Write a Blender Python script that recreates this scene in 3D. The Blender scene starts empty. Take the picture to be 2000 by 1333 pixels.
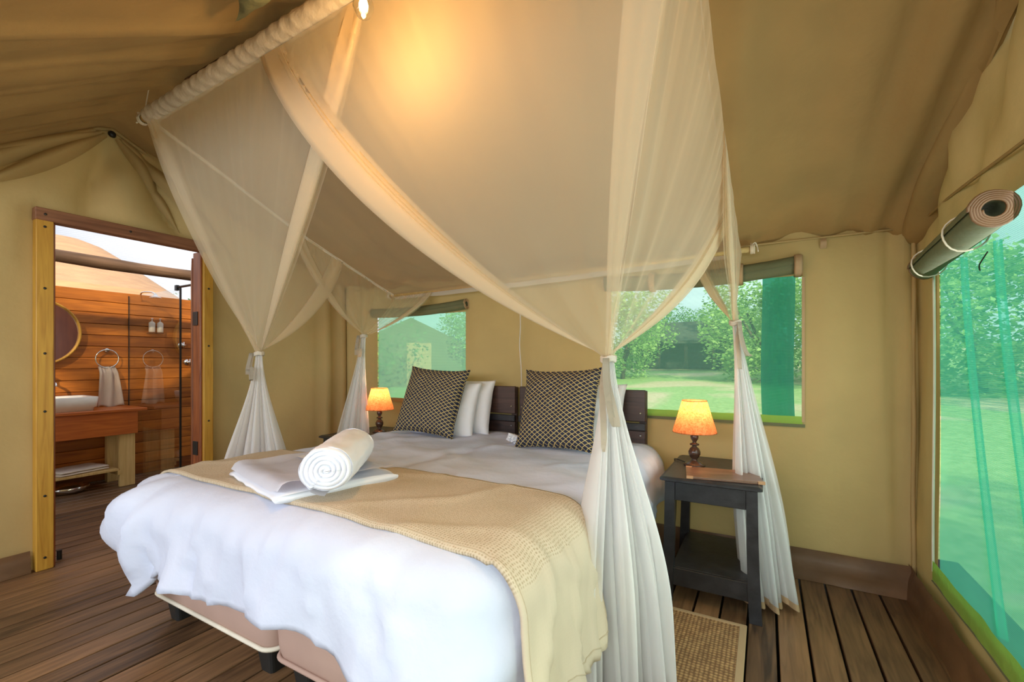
import bpy, bmesh, math, random
from mathutils import Vector, Matrix, noise
random.seed(7)
PI = math.pi
S = bpy.context.scene
C = S.collection

# ------------------------------------------------------------------ camera
cd = bpy.data.cameras.new('camera'); cam = bpy.data.objects.new('camera', cd); C.objects.link(cam)
cam.location = (0, 0, 1.18)
cam.rotation_euler = (PI/2, 0, math.radians(29.5))
cd.sensor_width = 36; cd.lens = 875/2000*36
cd.shift_y = (708-666.5)/2000
cd.clip_start = .02; cd.clip_end = 500
S.camera = cam
# ------------------------------------------------------------------ world
W = bpy.data.worlds.new('world'); S.world = W; W.use_nodes = True
nt = W.node_tree; nt.nodes.clear()
def nd(nt, t, **k):
    n = nt.nodes.new(t)
    for a, b in k.items(): setattr(n, a, b)
    return n
tc = nd(nt, 'ShaderNodeTexCoord'); mp = nd(nt, 'ShaderNodeMapping'); mp.inputs['Scale'].default_value = (1.2, 1.2, 4.0)
ns = nd(nt, 'ShaderNodeTexNoise'); ns.inputs['Scale'].default_value = 2.6; ns.inputs['Detail'].default_value = 6
cr = nd(nt, 'ShaderNodeValToRGB')
cr.color_ramp.elements[0].position = .38; cr.color_ramp.elements[0].color = (.56, .59, .66, 1)
cr.color_ramp.elements[1].position = .62; cr.color_ramp.elements[1].color = (.80, .81, .84, 1)
bg = nd(nt, 'ShaderNodeBackground'); wo = nd(nt, 'ShaderNodeOutputWorld')
nt.links.new(tc.outputs['Generated'], mp.inputs['Vector']); nt.links.new(mp.outputs[0], ns.inputs['Vector'])
nt.links.new(ns.outputs['Fac'], cr.inputs[0]); nt.links.new(cr.outputs[0], bg.inputs[0]); nt.links.new(bg.outputs[0], wo.inputs[0])
bg.inputs[1].default_value = 1.08
# ------------------------------------------------------------------ sun, fill lamp and daylight
def light(name, kind, loc, energy, col, **k):
    l = bpy.data.lights.new(name, kind); l.energy = energy; l.color = col
    for a, b in k.items(): setattr(l, a, b)
    o = bpy.data.objects.new(name, l); C.objects.link(o); o.location = loc; return o
sun = light('sun', 'SUN', (4, -6, 8), 5.0, (1, .80, .55), angle=math.radians(1.2))
sun.rotation_euler = Vector((-1, .9, -.62)).to_track_quat('-Z', 'Y').to_euler()
# fill lamp added behind the camera to brighten the bed and room
a1 = light('fill_front', 'AREA', (-1.5, -1.35, 1.56), 50, (.86, .92, 1), shape='RECTANGLE', size=3.9, size_y=.5)
a1.rotation_euler = (PI/2-math.radians(26), 0, 0)
# daylight through the long side window
a2 = light('daylight_side', 'AREA', (.58, .6, 1.15), 22, (.96, 1, .95), shape='RECTANGLE', size=3.8, size_y=1.0)
a2.rotation_euler = (0, PI/2, 0); a2.rotation_euler = Vector((-1, 0, 0)).to_track_quat('-Z', 'Y').to_euler()
S.view_settings.view_transform = 'Standard'; S.view_settings.look = 'None'
S.view_settings.gamma = 1; S.view_settings.use_curve_mapping = False
S.view_settings.exposure = 0.53
S.cycles.transparent_max_bounces = 24; S.cycles.max_bounces = 9; S.cycles.diffuse_bounces = 5
S.cycles.transmission_bounces = 8
S.cycles.sample_clamp_indirect = 4.0

# ------------------------------------------------------------------ materials
def newmat(name):
    m = bpy.data.materials.new(name); m.use_nodes = True; t = m.node_tree; t.nodes.clear()
    return m, t
def coords(t, scale=(1, 1, 1), kind='Object'):
    a = nd(t, 'ShaderNodeTexCoord'); b = nd(t, 'ShaderNodeMapping'); b.inputs['Scale'].default_value = scale
    t.links.new(a.outputs[kind], b.inputs['Vector']); return b.outputs[0]
def ramp(t, src, stops):
    r = nd(t, 'ShaderNodeValToRGB'); e = r.color_ramp.elements
    while len(e) < len(stops): e.new(.5)
    for q, (p, c) in zip(e, stops): q.position = p; q.color = (*c, 1)
    t.links.new(src, r.inputs[0]); return r.outputs[0]
def simple(name, col, rough=.6, metal=0, spec=.5, var=.12, vscale=6, bump=.0, bscale=60, stretch=(1, 1, 1), emit=None, es=0, sheen=0, kind='Object'):
    m, t = newmat(name)
    p = nd(t, 'ShaderNodeBsdfPrincipled'); o = nd(t, 'ShaderNodeOutputMaterial')
    t.links.new(p.outputs[0], o.inputs[0])
    p.inputs['Roughness'].default_value = rough; p.inputs['Metallic'].default_value = metal
    p.inputs['Specular IOR Level'].default_value = spec
    if sheen: p.inputs['Sheen Weight'].default_value = sheen
    v = coords(t, stretch, kind)
    n = nd(t, 'ShaderNodeTexNoise'); n.inputs['Scale'].default_value = vscale; n.inputs['Detail'].default_value = 4
    t.links.new(v, n.inputs['Vector'])
    c0 = tuple(max(0, c*(1-var)) for c in col); c1 = tuple(min(1, c*(1+var)) for c in col)
    t.links.new(ramp(t, n.outputs['Fac'], [(.3, c0), (.7, c1)]), p.inputs['Base Color'])
    if bump:
        b = nd(t, 'ShaderNodeBump'); b.inputs['Strength'].default_value = bump; b.inputs['Distance'].default_value = .004
        n2 = nd(t, 'ShaderNodeTexNoise'); n2.inputs['Scale'].default_value = bscale; n2.inputs['Detail'].default_value = 5
        t.links.new(v, n2.inputs['Vector']); t.links.new(n2.outputs['Fac'], b.inputs['Height']); t.links.new(b.outputs[0], p.inputs['Normal'])
    if emit:
        p.inputs['Emission Color'].default_value = (*emit, 1); p.inputs['Emission Strength'].default_value = es
    return m
def cloth(name, col, trans=.3, var=.1, vscale=2.5, bump=.25, bscale=8, fine=900, tcol=None):
    m, t = newmat(name)
    d = nd(t, 'ShaderNodeBsdfPrincipled'); d.inputs['Roughness'].default_value = .75; d.inputs['Specular IOR Level'].default_value = .25
    tr = nd(t, 'ShaderNodeBsdfTranslucent'); mx = nd(t, 'ShaderNodeMixShader'); mx.inputs[0].default_value = trans
    o = nd(t, 'ShaderNodeOutputMaterial')
    v = coords(t)
    n = nd(t, 'ShaderNodeTexNoise'); n.inputs['Scale'].default_value = vscale; n.inputs['Detail'].default_value = 5
    t.links.new(v, n.inputs['Vector'])
    c = ramp(t, n.outputs['Fac'], [(.3, tuple(x*(1-var) for x in col)), (.7, tuple(min(1, x*(1+var)) for x in col))])
    t.links.new(c, d.inputs['Base Color'])
    if tcol: tr.inputs[0].default_value = (*tcol, 1)
    else: t.links.new(c, tr.inputs[0])
    n2 = nd(t, 'ShaderNodeTexNoise'); n2.inputs['Scale'].default_value = bscale; n2.inputs['Detail'].default_value = 6
    n3 = nd(t, 'ShaderNodeTexNoise'); n3.inputs['Scale'].default_value = fine
    t.links.new(v, n2.inputs['Vector']); t.links.new(v, n3.inputs['Vector'])
    b = nd(t, 'ShaderNodeBump'); b.inputs['Strength'].default_value = bump; b.inputs['Distance'].default_value = .02
    b2 = nd(t, 'ShaderNodeBump'); b2.inputs['Strength'].default_value = .15; b2.inputs['Distance'].default_value = .001
    t.links.new(n2.outputs['Fac'], b.inputs['Height']); t.links.new(n3.outputs['Fac'], b2.inputs['Height'])
    t.links.new(b.outputs[0], b2.inputs['Normal']); t.links.new(b2.outputs[0], d.inputs['Normal']); t.links.new(b.outputs[0], tr.inputs['Normal'])
    t.links.new(d.outputs[0], mx.inputs[1]); t.links.new(tr.outputs[0], mx.inputs[2]); t.links.new(mx.outputs[0], o.inputs[0])
    return m
def sheer(name, col, alpha, edge=.75, trans=.5, tint=(1, 1, 1), lines=None, depth=.5):
    """open weave: part of the light passes straight through the holes, the threads scatter the rest"""
    m, t = newmat(name)
    d = nd(t, 'ShaderNodeBsdfDiffuse'); d.inputs[0].default_value = (*col, 1)
    tr = nd(t, 'ShaderNodeBsdfTranslucent'); tr.inputs[0].default_value = (*col, 1)
    mx = nd(t, 'ShaderNodeMixShader'); mx.inputs[0].default_value = trans
    tp = nd(t, 'ShaderNodeBsdfTransparent'); tp.inputs[0].default_value = (*tint, 1)
    mo = nd(t, 'ShaderNodeMixShader'); o = nd(t, 'ShaderNodeOutputMaterial')
    t.links.new(d.outputs[0], mx.inputs[1]); t.links.new(tr.outputs[0], mx.inputs[2])
    lw = nd(t, 'ShaderNodeLayerWeight'); lw.inputs[0].default_value = .5
    pw = nd(t, 'ShaderNodeMath', operation='POWER'); pw.inputs[1].default_value = 2.5
    t.links.new(lw.outputs['Facing'], pw.inputs[0])
    mr = nd(t, 'ShaderNodeMapRange'); mr.inputs['To Min'].default_value = alpha; mr.inputs['To Max'].default_value = edge
    t.links.new(pw.outputs[0], mr.inputs[0]); f = mr.outputs[0]
    if lines:
        w = nd(t, 'ShaderNodeTexWave', wave_type='BANDS', bands_direction='Z'); w.inputs['Scale'].default_value = lines; w.inputs['Distortion'].default_value = .6
        w.inputs['Detail'].default_value = 1
        t.links.new(coords(t), w.inputs['Vector'])
        ml = nd(t, 'ShaderNodeMapRange'); ml.inputs['To Min'].default_value = 1-depth; ml.inputs['To Max'].default_value = 1+depth*.6
        t.links.new(w.outputs['Fac'], ml.inputs[0])
        mu = nd(t, 'ShaderNodeMath', operation='MULTIPLY', use_clamp=True); t.links.new(f, mu.inputs[0]); t.links.new(ml.outputs[0], mu.inputs[1]); f = mu.outputs[0]
    t.links.new(f, mo.inputs[0]); t.links.new(tp.outputs[0], mo.inputs[1]); t.links.new(mx.outputs[0], mo.inputs[2]); t.links.new(mo.outputs[0], o.inputs[0])
    return m
def wood(name, dark, light_, rough=.45, grain=(14, 1.0, 14), rnd=.35, scale=3.0, knots=True, spec=.5, bump=.25):
    """grain runs along local Y unless grain scale says otherwise; each object gets its own shade"""
    m, t = newmat(name)
    p = nd(t, 'ShaderNodeBsdfPrincipled'); o = nd(t, 'ShaderNodeOutputMaterial'); t.links.new(p.outputs[0], o.inputs[0])
    p.inputs['Roughness'].default_value = rough; p.inputs['Specular IOR Level'].default_value = spec
    oi = nd(t, 'ShaderNodeObjectInfo')
    a = nd(t, 'ShaderNodeTexCoord'); off = nd(t, 'ShaderNodeVectorMath', operation='MULTIPLY_ADD')
    cb = nd(t, 'ShaderNodeCombineXYZ')
    for i in range(3): t.links.new(oi.outputs['Random'], cb.inputs[i])
    t.links.new(cb.outputs[0], off.inputs[0]); off.inputs[1].default_value = (13, 29, 7); t.links.new(a.outputs['Object'], off.inputs[2])
    mp = nd(t, 'ShaderNodeMapping'); mp.inputs['Scale'].default_value = grain; t.links.new(off.outputs[0], mp.inputs['Vector'])
    n = nd(t, 'ShaderNodeTexNoise'); n.inputs['Scale'].default_value = scale; n.inputs['Detail'].default_value = 7; n.inputs['Distortion'].default_value = 1.1
    t.links.new(mp.outputs[0], n.inputs['Vector'])
    n0 = nd(t, 'ShaderNodeTexNoise'); n0.inputs['Scale'].default_value = 2.2; n0.inputs['Detail'].default_value = 3; t.links.new(off.outputs[0], n0.inputs['Vector'])
    ad = nd(t, 'ShaderNodeMath', operation='ADD'); t.links.new(n.outputs['Fac'], ad.inputs[0])
    mm = nd(t, 'ShaderNodeMath', operation='MULTIPLY_ADD'); t.links.new(oi.outputs['Random'], mm.inputs[0]); mm.inputs[1].default_value = rnd; 
    m2 = nd(t, 'ShaderNodeMath', operation='MULTIPLY'); t.links.new(n0.outputs['Fac'], m2.inputs[0]); m2.inputs[1].default_value = .5
    t.links.new(m2.outputs[0], mm.inputs[2]); t.links.new(mm.outputs[0], ad.inputs[1])
    lo = .55; hi = 1.15+rnd*.5
    col = ramp(t, _norm(t, ad.outputs[0], lo, hi), [(0, dark), (.5, tuple((x+y)/2 for x, y in zip(dark, light_))), (1, light_)])
    if knots:
        vo = nd(t, 'ShaderNodeTexVoronoi'); vo.inputs['Scale'].default_value = 1.0
        mk = nd(t, 'ShaderNodeMapping'); mk.inputs['Scale'].default_value = tuple(2.2 if g > 4 else 1.3 for g in grain)
        t.links.new(off.outputs[0], mk.inputs['Vector']); 
        t.links.new(mk.outputs[0], vo.inputs['Vector'])
        kf = ramp(t, vo.outputs['Distance'], [(.03, (0, 0, 0)), (.075, (1, 1, 1))])
        mul = nd(t, 'ShaderNodeMixRGB', blend_type='MIX'); t.links.new(kf, mul.inputs[0]); mul.inputs[1].default_value = (*(x*.35 for x in dark), 1)
        t.links.new(col, mul.inputs[2]); col = mul.outputs[0]
    t.links.new(col, p.inputs['Base Color'])
    b = nd(t, 'ShaderNodeBump'); b.inputs['Strength'].default_value = bump; b.inputs['Distance'].default_value = .002
    t.links.new(n.outputs['Fac'], b.inputs['Height']); t.links.new(b.outputs[0], p.inputs['Normal'])
    return m
def _norm(t, s, lo, hi):
    r = nd(t, 'ShaderNodeMapRange'); r.inputs['From Min'].default_value = lo; r.inputs['From Max'].default_value = hi
    t.links.new(s, r.inputs[0]); return r.outputs[0]

M = {}
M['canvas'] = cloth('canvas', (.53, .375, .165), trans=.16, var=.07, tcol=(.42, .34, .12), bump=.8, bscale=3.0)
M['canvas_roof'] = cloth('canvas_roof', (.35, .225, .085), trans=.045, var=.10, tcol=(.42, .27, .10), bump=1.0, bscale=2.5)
M['canvas_blind'] = cloth('canvas_blind', (.15, .16, .085), trans=.03, bump=.5, bscale=14)
M['skirt'] = simple('skirt_vinyl', (.17, .085, .036), .45, bump=.6, bscale=9, var=.2)
M['hem'] = cloth('tan_hem', (.50, .34, .19), trans=.1)
M['net'] = sheer('mosquito_net', (.90, .79, .61), .35, .82, trans=.5)
M['net_dense'] = sheer('mosquito_net_gathered', (.93, .92, .92), .62, .92, trans=.5)
M['net_sleeve'] = cloth('net_sleeve', (.80, .73, .62), trans=.3, bump=.4, bscale=30)
M['ribbon'] = cloth('net_ribbon', (.80, .74, .64), trans=.35, bump=.1)
M['screen'] = sheer('insect_screen', (.34, .76, .62), .30, .5, trans=.7, tint=(.74, 1, .90), lines=90, depth=.25)
M['shade_green'] = sheer('green_shade_cloth', (.18, .95, .72), .46, .70, trans=.85, tint=(.70, 1, .93), lines=48, depth=.25)
M['shade_pale'] = sheer('pale_green_shade_cloth', (.48, .84, .68), .62, .85, trans=.65, tint=(.5, 1, .78), lines=60, depth=.15)
M['shade_deep'] = sheer('deep_green_shade_cloth', (.0, .21, .14), .88, .97, trans=.6, tint=(.2, 1, .6), lines=60, depth=.1)
M['lime'] = cloth('lime_hem', (.36, .55, .10), trans=.35, bump=.4, bscale=20)
M['linen'] = cloth('white_linen', (.70, .75, .92), trans=.06, var=.02, bump=.45, bscale=7)
M['pillow'] = cloth('white_pillow', (.84, .84, .87), trans=.05, var=.02, bump=.35, bscale=14)
M['towel'] = simple('white_towel', (.84, .85, .92), .95, spec=.1, var=.03, bump=.12, bscale=260)
M['cream'] = simple('cream_towel', (.78, .70, .62), .95, spec=.1, var=.06, bump=.8, bscale=200)
M['basepink'] = simple('bed_base_fabric', (.50, .34, .285), .8, spec=.2, var=.04, bump=.5, bscale=9)
M['piping'] = simple('cream_piping', (.78, .72, .60), .7)
M['plank'] = wood('deck_plank', (.045, .024, .013), (.30, .16, .075), rough=.40, grain=(12, .9, 12), rnd=.40)
M['bathplank'] = wood('orange_pine', (.15, .034, .004), (.66, .22, .025), rough=.45, grain=(12, .8, 9), rnd=.35, scale=2.4)
M['frame'] = wood('yellow_frame', (.42, .19, .02), (.72, .42, .06), rough=.5, grain=(14, 14, .8), rnd=.1)
M['lintel'] = wood('red_lintel', (.16, .06, .03), (.36, .16, .08), rough=.5, grain=(14, 1, 14), rnd=.1)
M['redwood'] = wood('red_door', (.16, .04, .015), (.42, .13, .04), rough=.4, grain=(14, 14, .9), rnd=.1)
M['vanity'] = wood('vanity_orange', (.36, .08, .012), (.66, .19, .03), rough=.4, grain=(12, .9, 12), rnd=.1)
M['palewood'] = wood('pale_pine', (.55, .36, .12), (.80, .60, .28), rough=.55, grain=(14, 14, .9), rnd=.1, knots=False)
M['beam'] = wood('grey_beam', (.10, .055, .03), (.30, .18, .11), rough=.7, grain=(12, .7, 12), rnd=.1)
M['black'] = simple('black_paint', (.022, .021, .024), .38, var=.4, vscale=14, bump=.3, bscale=40)
M['headboard'] = wood('headboard', (.022, .012, .010), (.10, .052, .04), rough=.4, grain=(.9, 12, 12), rnd=.2)
M['turned'] = simple('turned_base', (.06, .03, .018), .22, var=.3)
M['legplastic'] = simple('black_plastic', (.02, .02, .02), .5)
M['metal'] = simple('chrome', (.75, .74, .72), .15, metal=1)
M['darkmetal'] = simple('dark_metal', (.03, .03, .03), .4, metal=.5)
M['ceramic'] = simple('white_ceramic', (.78, .75, .70), .12)
M['rope'] = simple('cord', (.70, .62, .48), .9)
M['cable'] = simple('black_cable', (.01, .01, .01), .5)
M['copper'] = simple('copper_edge', (.55, .30, .16), .35, metal=.3)
M['menu'] = wood('menu_cover', (.13, .055, .03), (.36, .20, .13), rough=.3, grain=(2, 8, 8), rnd=.1, knots=False)
M['bottle'] = simple('bottle', (.72, .68, .60), .4)
M['dark'] = simple('gap_shade', (.02, .016, .012), .9)  # near-black tone that paints the shade behind plank gaps
M['tanroof'] = simple('tan_roof', (.48, .29, .155), .9, var=.12, vscale=3, bump=.5, bscale=60, stretch=(1, 1, 6))
M['hut_roof'] = simple('grey_thatch', (.055, .062, .05), .95, var=.3, vscale=5, bump=.8, bscale=30)
M['hut_wall'] = simple('hut_wall', (.05, .055, .04), .9, var=.3)
M['bark'] = simple('bark', (.09, .065, .045), .9, var=.3, bump=.6)

def leaf(name, c0, c1):
    m, t = newmat(name)
    d = nd(t, 'ShaderNodeBsdfDiffuse'); tr = nd(t, 'ShaderNodeBsdfTranslucent'); mx = nd(t, 'ShaderNodeMixShader'); mx.inputs[0].default_value = .5
    o = nd(t, 'ShaderNodeOutputMaterial'); g = nd(t, 'ShaderNodeNewGeometry')
    c = ramp(t, g.outputs['Random Per Island'], [(0, c0), (1, c1)])
    for s in (d, tr): t.links.new(c, s.inputs[0])
    t.links.new(d.outputs[0], mx.inputs[1]); t.links.new(tr.outputs[0], mx.inputs[2]); t.links.new(mx.outputs[0], o.inputs[0])
    return m
M['leaf'] = leaf('leaves', (.20, .36, .10), (.55, .74, .30))
M['leaf2'] = leaf('leaves_dark', (.09, .22, .07), (.30, .50, .18))

# grass and sand
m, t = newmat('lawn'); p = nd(t, 'ShaderNodeBsdfPrincipled'); o = nd(t, 'ShaderNodeOutputMaterial'); t.links.new(p.outputs[0], o.inputs[0]); p.inputs['Roughness'].default_value = .95
p.inputs['Specular IOR Level'].default_value = .1
v = coords(t, (1, 1.0, 1)); n = nd(t, 'ShaderNodeTexNoise'); n.inputs['Scale'].default_value = .22; n.inputs['Detail'].default_value = 8; n.inputs['Distortion'].default_value = .6; t.links.new(v, n.inputs['Vector'])
n2 = nd(t, 'ShaderNodeTexNoise'); n2.inputs['Scale'].default_value = 9; n2.inputs['Detail'].default_value = 5; t.links.new(v, n2.inputs['Vector'])
sx = nd(t, 'ShaderNodeSeparateXYZ'); t.links.new(v, sx.inputs[0])
# a sandy track crosses the lawn near the tent
g1 = ramp(t, n2.outputs['Fac'], [(.3, (.26, .38, .14)), (.7, (.42, .54, .24))])
g2 = ramp(t, n2.outputs['Fac'], [(.3, (.56, .43, .29)), (.7, (.70, .57, .42))])
f = ramp(t, n.outputs['Fac'], [(.50, (0, 0, 0)), (.58, (1, 1, 1))])
mx = nd(t, 'ShaderNodeMixRGB'); t.links.new(f, mx.inputs[0]); t.links.new(g1, mx.inputs[1]); t.links.new(g2, mx.inputs[2]); t.links.new(mx.outputs[0], p.inputs['Base Color'])
M['lawn'] = m

# knitted runner: tiny waffle relief
m, t = newmat('knit_runner'); p = nd(t, 'ShaderNodeBsdfPrincipled'); o = nd(t, 'ShaderNodeOutputMaterial'); t.links.new(p.outputs[0], o.inputs[0])
p.inputs['Roughness'].default_value = .9; p.inputs['Specular IOR Level'].default_value = .15
uv = nd(t, 'ShaderNodeUVMap'); mpn = nd(t, 'ShaderNodeMapping'); mpn.inputs['Scale'].default_value = (1, 1, 1); t.links.new(uv.outputs[0], mpn.inputs['Vector'])
vo = nd(t, 'ShaderNodeTexVoronoi'); vo.inputs['Scale'].default_value = 250; vo.inputs['Randomness'].default_value = .25; t.links.new(mpn.outputs[0], vo.inputs['Vector'])
su = nd(t, 'ShaderNodeSeparateXYZ'); t.links.new(uv.outputs[0], su.inputs[0])
kn = ramp(t, vo.outputs['Distance'], [(.12, (.40, .31, .20)), (.45, (.62, .52, .39))])
pl = ramp(t, vo.outputs['Distance'], [(.0, (.60, .50, .375)), (1, (.62, .52, .39))])
mk = ramp(t, su.outputs[0], [(.848, (0, 0, 0)), (.852, (1, 1, 1))])
mxk = nd(t, 'ShaderNodeMixRGB'); t.links.new(mk, mxk.inputs[0]); t.links.new(kn, mxk.inputs[1]); t.links.new(pl, mxk.inputs[2]); t.links.new(mxk.outputs[0], p.inputs['Base Color'])
b = nd(t, 'ShaderNodeBump'); b.inputs['Strength'].default_value = .5; b.inputs['Distance'].default_value = .003; t.links.new(mxk.outputs[0], b.inputs['Height']); t.links.new(b.outputs[0], p.inputs['Normal'])
M['knit'] = m

# scale pattern cushion
m, t = newmat('scale_pattern'); p = nd(t, 'ShaderNodeBsdfPrincipled'); o = nd(t, 'ShaderNodeOutputMaterial'); t.links.new(p.outputs[0], o.inputs[0]); p.inputs['Roughness'].default_value = .8
v = coords(t); nz = nd(t, 'ShaderNodeTexNoise'); nz.inputs['Scale'].default_value = 14; t.links.new(v, nz.inputs['Vector'])
va = nd(t, 'ShaderNodeVectorMath', operation='MULTIPLY_ADD'); t.links.new(nz.outputs['Color'], va.inputs[0]); va.inputs[1].default_value = (.010, .010, .010); t.links.new(v, va.inputs[2])
sp = nd(t, 'ShaderNodeSeparateXYZ'); t.links.new(va.outputs[0], sp.inputs[0])
def lat(sgn):
    a = nd(t, 'ShaderNodeMath', operation='MULTIPLY'); t.links.new(sp.outputs[0], a.inputs[0]); a.inputs[1].default_value = 1/.036
    c = nd(t, 'ShaderNodeMath', operation='MULTIPLY_ADD'); t.links.new(sp.outputs[2], c.inputs[0]); c.inputs[1].default_value = sgn/.026; t.links.new(a.outputs[0], c.inputs[2])
    pp = nd(t, 'ShaderNodeMath', operation='PINGPONG'); t.links.new(c.outputs[0], pp.inputs[0]); pp.inputs[1].default_value = .5; return pp.outputs[0]
mn = nd(t, 'ShaderNodeMath', operation='MINIMUM'); t.links.new(lat(1), mn.inputs[0]); t.links.new(lat(-1), mn.inputs[1])
cc = ramp(t, mn.outputs[0], [(.03, (.60, .46, .18)), (.065, (.42, .30, .10)), (.10, (.018, .02, .045)), (.5, (.012, .016, .04))])
t.links.new(cc, p.inputs['Base Color'])
b = nd(t, 'ShaderNodeBump'); b.inputs['Strength'].default_value = .3; b.inputs['Distance'].default_value = .002; t.links.new(mn.outputs[0], b.inputs['Height']); t.links.new(b.outputs[0], p.inputs['Normal'])
M['scales'] = m

# sisal basket weave
m, t = newmat('sisal'); p = nd(t, 'ShaderNodeBsdfPrincipled'); o = nd(t, 'ShaderNodeOutputMaterial'); t.links.new(p.outputs[0], o.inputs[0]); p.inputs['Roughness'].default_value = .9
v = coords(t); ck = nd(t, 'ShaderNodeTexVoronoi'); ck.inputs['Scale'].default_value = 62; ck.inputs['Randomness'].default_value = .12; t.links.new(v, ck.inputs['Vector'])
nz = nd(t, 'ShaderNodeTexNoise'); nz.inputs['Scale'].default_value = 40; nz.inputs['Detail'].default_value = 6; t.links.new(v, nz.inputs['Vector'])
ms = nd(t, 'ShaderNodeMath', operation='MULTIPLY_ADD'); t.links.new(nz.outputs['Fac'], ms.inputs[0]); ms.inputs[1].default_value = .5; t.links.new(ck.outputs['Distance'], ms.inputs[2])
t.links.new(ramp(t, ms.outputs[0], [(.25, (.66, .44, .23)), (.55, (.50, .29, .12)), (.85, (.20, .10, .04))]), p.inputs['Base Color'])
b = nd(t, 'ShaderNodeBump'); b.invert = True; b.inputs['Strength'].default_value = .8; b.inputs['Distance'].default_value = .006; t.links.new(ms.outputs[0], b.inputs['Height']); t.links.new(b.outputs[0], p.inputs['Normal'])
M['sisal'] = m

# lamp shade linen, glass, mirror, bulb
m, t = newmat('lamp_shade'); d = nd(t, 'ShaderNodeBsdfDiffuse'); tr = nd(t, 'ShaderNodeBsdfTranslucent'); mx = nd(t, 'ShaderNodeMixShader'); mx.inputs[0].default_value = .55
o = nd(t, 'ShaderNodeOutputMaterial'); v = coords(t, (1, 1, 1)); n = nd(t, 'ShaderNodeTexNoise'); n.inputs['Scale'].default_value = 55; n.inputs['Detail'].default_value = 6; n.inputs['Distortion'].default_value = 1.5; t.links.new(v, n.inputs['Vector'])
c = ramp(t, n.outputs['Fac'], [(.35, (.50, .20, .08)), (.65, (.72, .36, .18))])
for s in (d, tr): t.links.new(c, s.inputs[0])
t.links.new(d.outputs[0], mx.inputs[1]); t.links.new(tr.outputs[0], mx.inputs[2]); t.links.new(mx.outputs[0], o.inputs[0]); M['shade'] = m
m, t = newmat('glass'); g = nd(t, 'ShaderNodeBsdfGlossy'); g.inputs['Roughness'].default_value = .01; tp = nd(t, 'ShaderNodeBsdfTransparent'); tp.inputs[0].default_value = (.93, .95, .94, 1)
fr = nd(t, 'ShaderNodeMapRange'); lw = nd(t, 'ShaderNodeLayerWeight'); lw.inputs[0].default_value = .5; sq = nd(t, 'ShaderNodeMath', operation='POWER'); sq.inputs[1].default_value = 2
t.links.new(lw.outputs['Facing'], sq.inputs[0]); t.links.new(sq.outputs[0], fr.inputs[0]); fr.inputs['To Min'].default_value = .04; fr.inputs['To Max'].default_value = .85; mx = nd(t, 'ShaderNodeMixShader'); o = nd(t, 'ShaderNodeOutputMaterial')
t.links.new(fr.outputs[0], mx.inputs[0]); t.links.new(tp.outputs[0], mx.inputs[1]); t.links.new(g.outputs[0], mx.inputs[2]); t.links.new(mx.outputs[0], o.inputs[0]); M['glass'] = m
M['mirror'] = simple('mirror_glass', (.62, .52, .50), .05, metal=1, var=0)
M['bulb'] = simple('bulb_filament', (1, .8, .5), .4, emit=(1, .62, .25), es=28)
M['bulb_small'] = simple('lamp_bulb', (1, .8, .5), .4, emit=(1, .62, .30), es=7)
M['bathnet'] = sheer('bathroom_shade_net', (.60, .62, .68), .13, .3, trans=.6, lines=40, depth=.8)

# ------------------------------------------------------------------ mesh helpers
def link(name, me, mat, parent=None, smooth=False):
    o = bpy.data.objects.new(name, me); C.objects.link(o)
    if mat is not None and not me.materials: me.materials.append(M[mat] if isinstance(mat, str) else mat)
    if parent: o.parent = parent
    if smooth:
        me.polygons.foreach_set('use_smooth', [True]*len(me.polygons))
    return o
def obj(name, bm, mat, parent=None, smooth=False):
    me = bpy.data.meshes.new(name); bm.normal_update(); bm.to_mesh(me); bm.free()
    return link(name, me, mat, parent, smooth)
def outward(bm, c):
    bm.normal_update(); c = Vector(c)
    bmesh.ops.reverse_faces(bm, faces=[f for f in bm.faces if f.normal.dot(f.calc_center_median()-c) < 0])
def empty(name, loc=(0, 0, 0), rz=0):
    o = bpy.data.objects.new(name, None); o.empty_display_size = .1; C.objects.link(o); o.location = loc; o.rotation_euler = (0, 0, rz); return o
def tag(o, label, cat, group=None, kind=None):
    o['label'] = label
    if cat: o['category'] = cat
    if group: o['group'] = group
    if kind: o['kind'] = kind
    return o
def struct(o): o['kind'] = 'structure'; return o
def thing(name, label, cat, loc=(0, 0, 0), rz=0, group=None): return tag(empty(name, loc, rz), label, cat, group)
def box(bm, c, s, bev=0, rot=None, taper=None):
    vs = []
    for z in (-1, 1):
        k = taper if (taper and z < 0) else 1
        for x, y in ((-1, -1), (1, -1), (1, 1), (-1, 1)): vs.append(Vector((x*s[0]/2*k, y*s[1]/2*k, z*s[2]/2)))
    if rot is not None: vs = [rot @ v for v in vs]
    vs = [bm.verts.new(v+Vector(c)) for v in vs]
    fs = [bm.faces.new([vs[i] for i in f]) for f in ((3, 2, 1, 0), (4, 5, 6, 7), (0, 1, 5, 4), (1, 2, 6, 5), (2, 3, 7, 6), (3, 0, 4, 7))]
    if bev:
        es = list({e for f in fs for e in f.edges})
        bmesh.ops.bevel(bm, geom=es, offset=bev, segments=1, affect='EDGES')
def boxo(name, c, s, mat, parent=None, bev=.003, rot=None):
    bm = bmesh.new(); box(bm, (0, 0, 0), s, bev); o = obj(name, bm, mat, parent); o.location = c
    if rot: o.rotation_euler = rot
    return o
def lathe(bm, prof, n=24, c=(0, 0, 0), close=True):
    rings = []
    for r, z in prof:
        rings.append([bm.verts.new((c[0]+r*math.cos(2*PI*i/n), c[1]+r*math.sin(2*PI*i/n), c[2]+z)) for i in range(n)])
    for a, b in zip(rings, rings[1:]):
        for i in range(n): bm.faces.new((a[i], a[(i+1) % n], b[(i+1) % n], b[i]))
    if close:
        bm.faces.new(list(reversed(rings[0]))); bm.faces.new(rings[-1])
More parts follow.
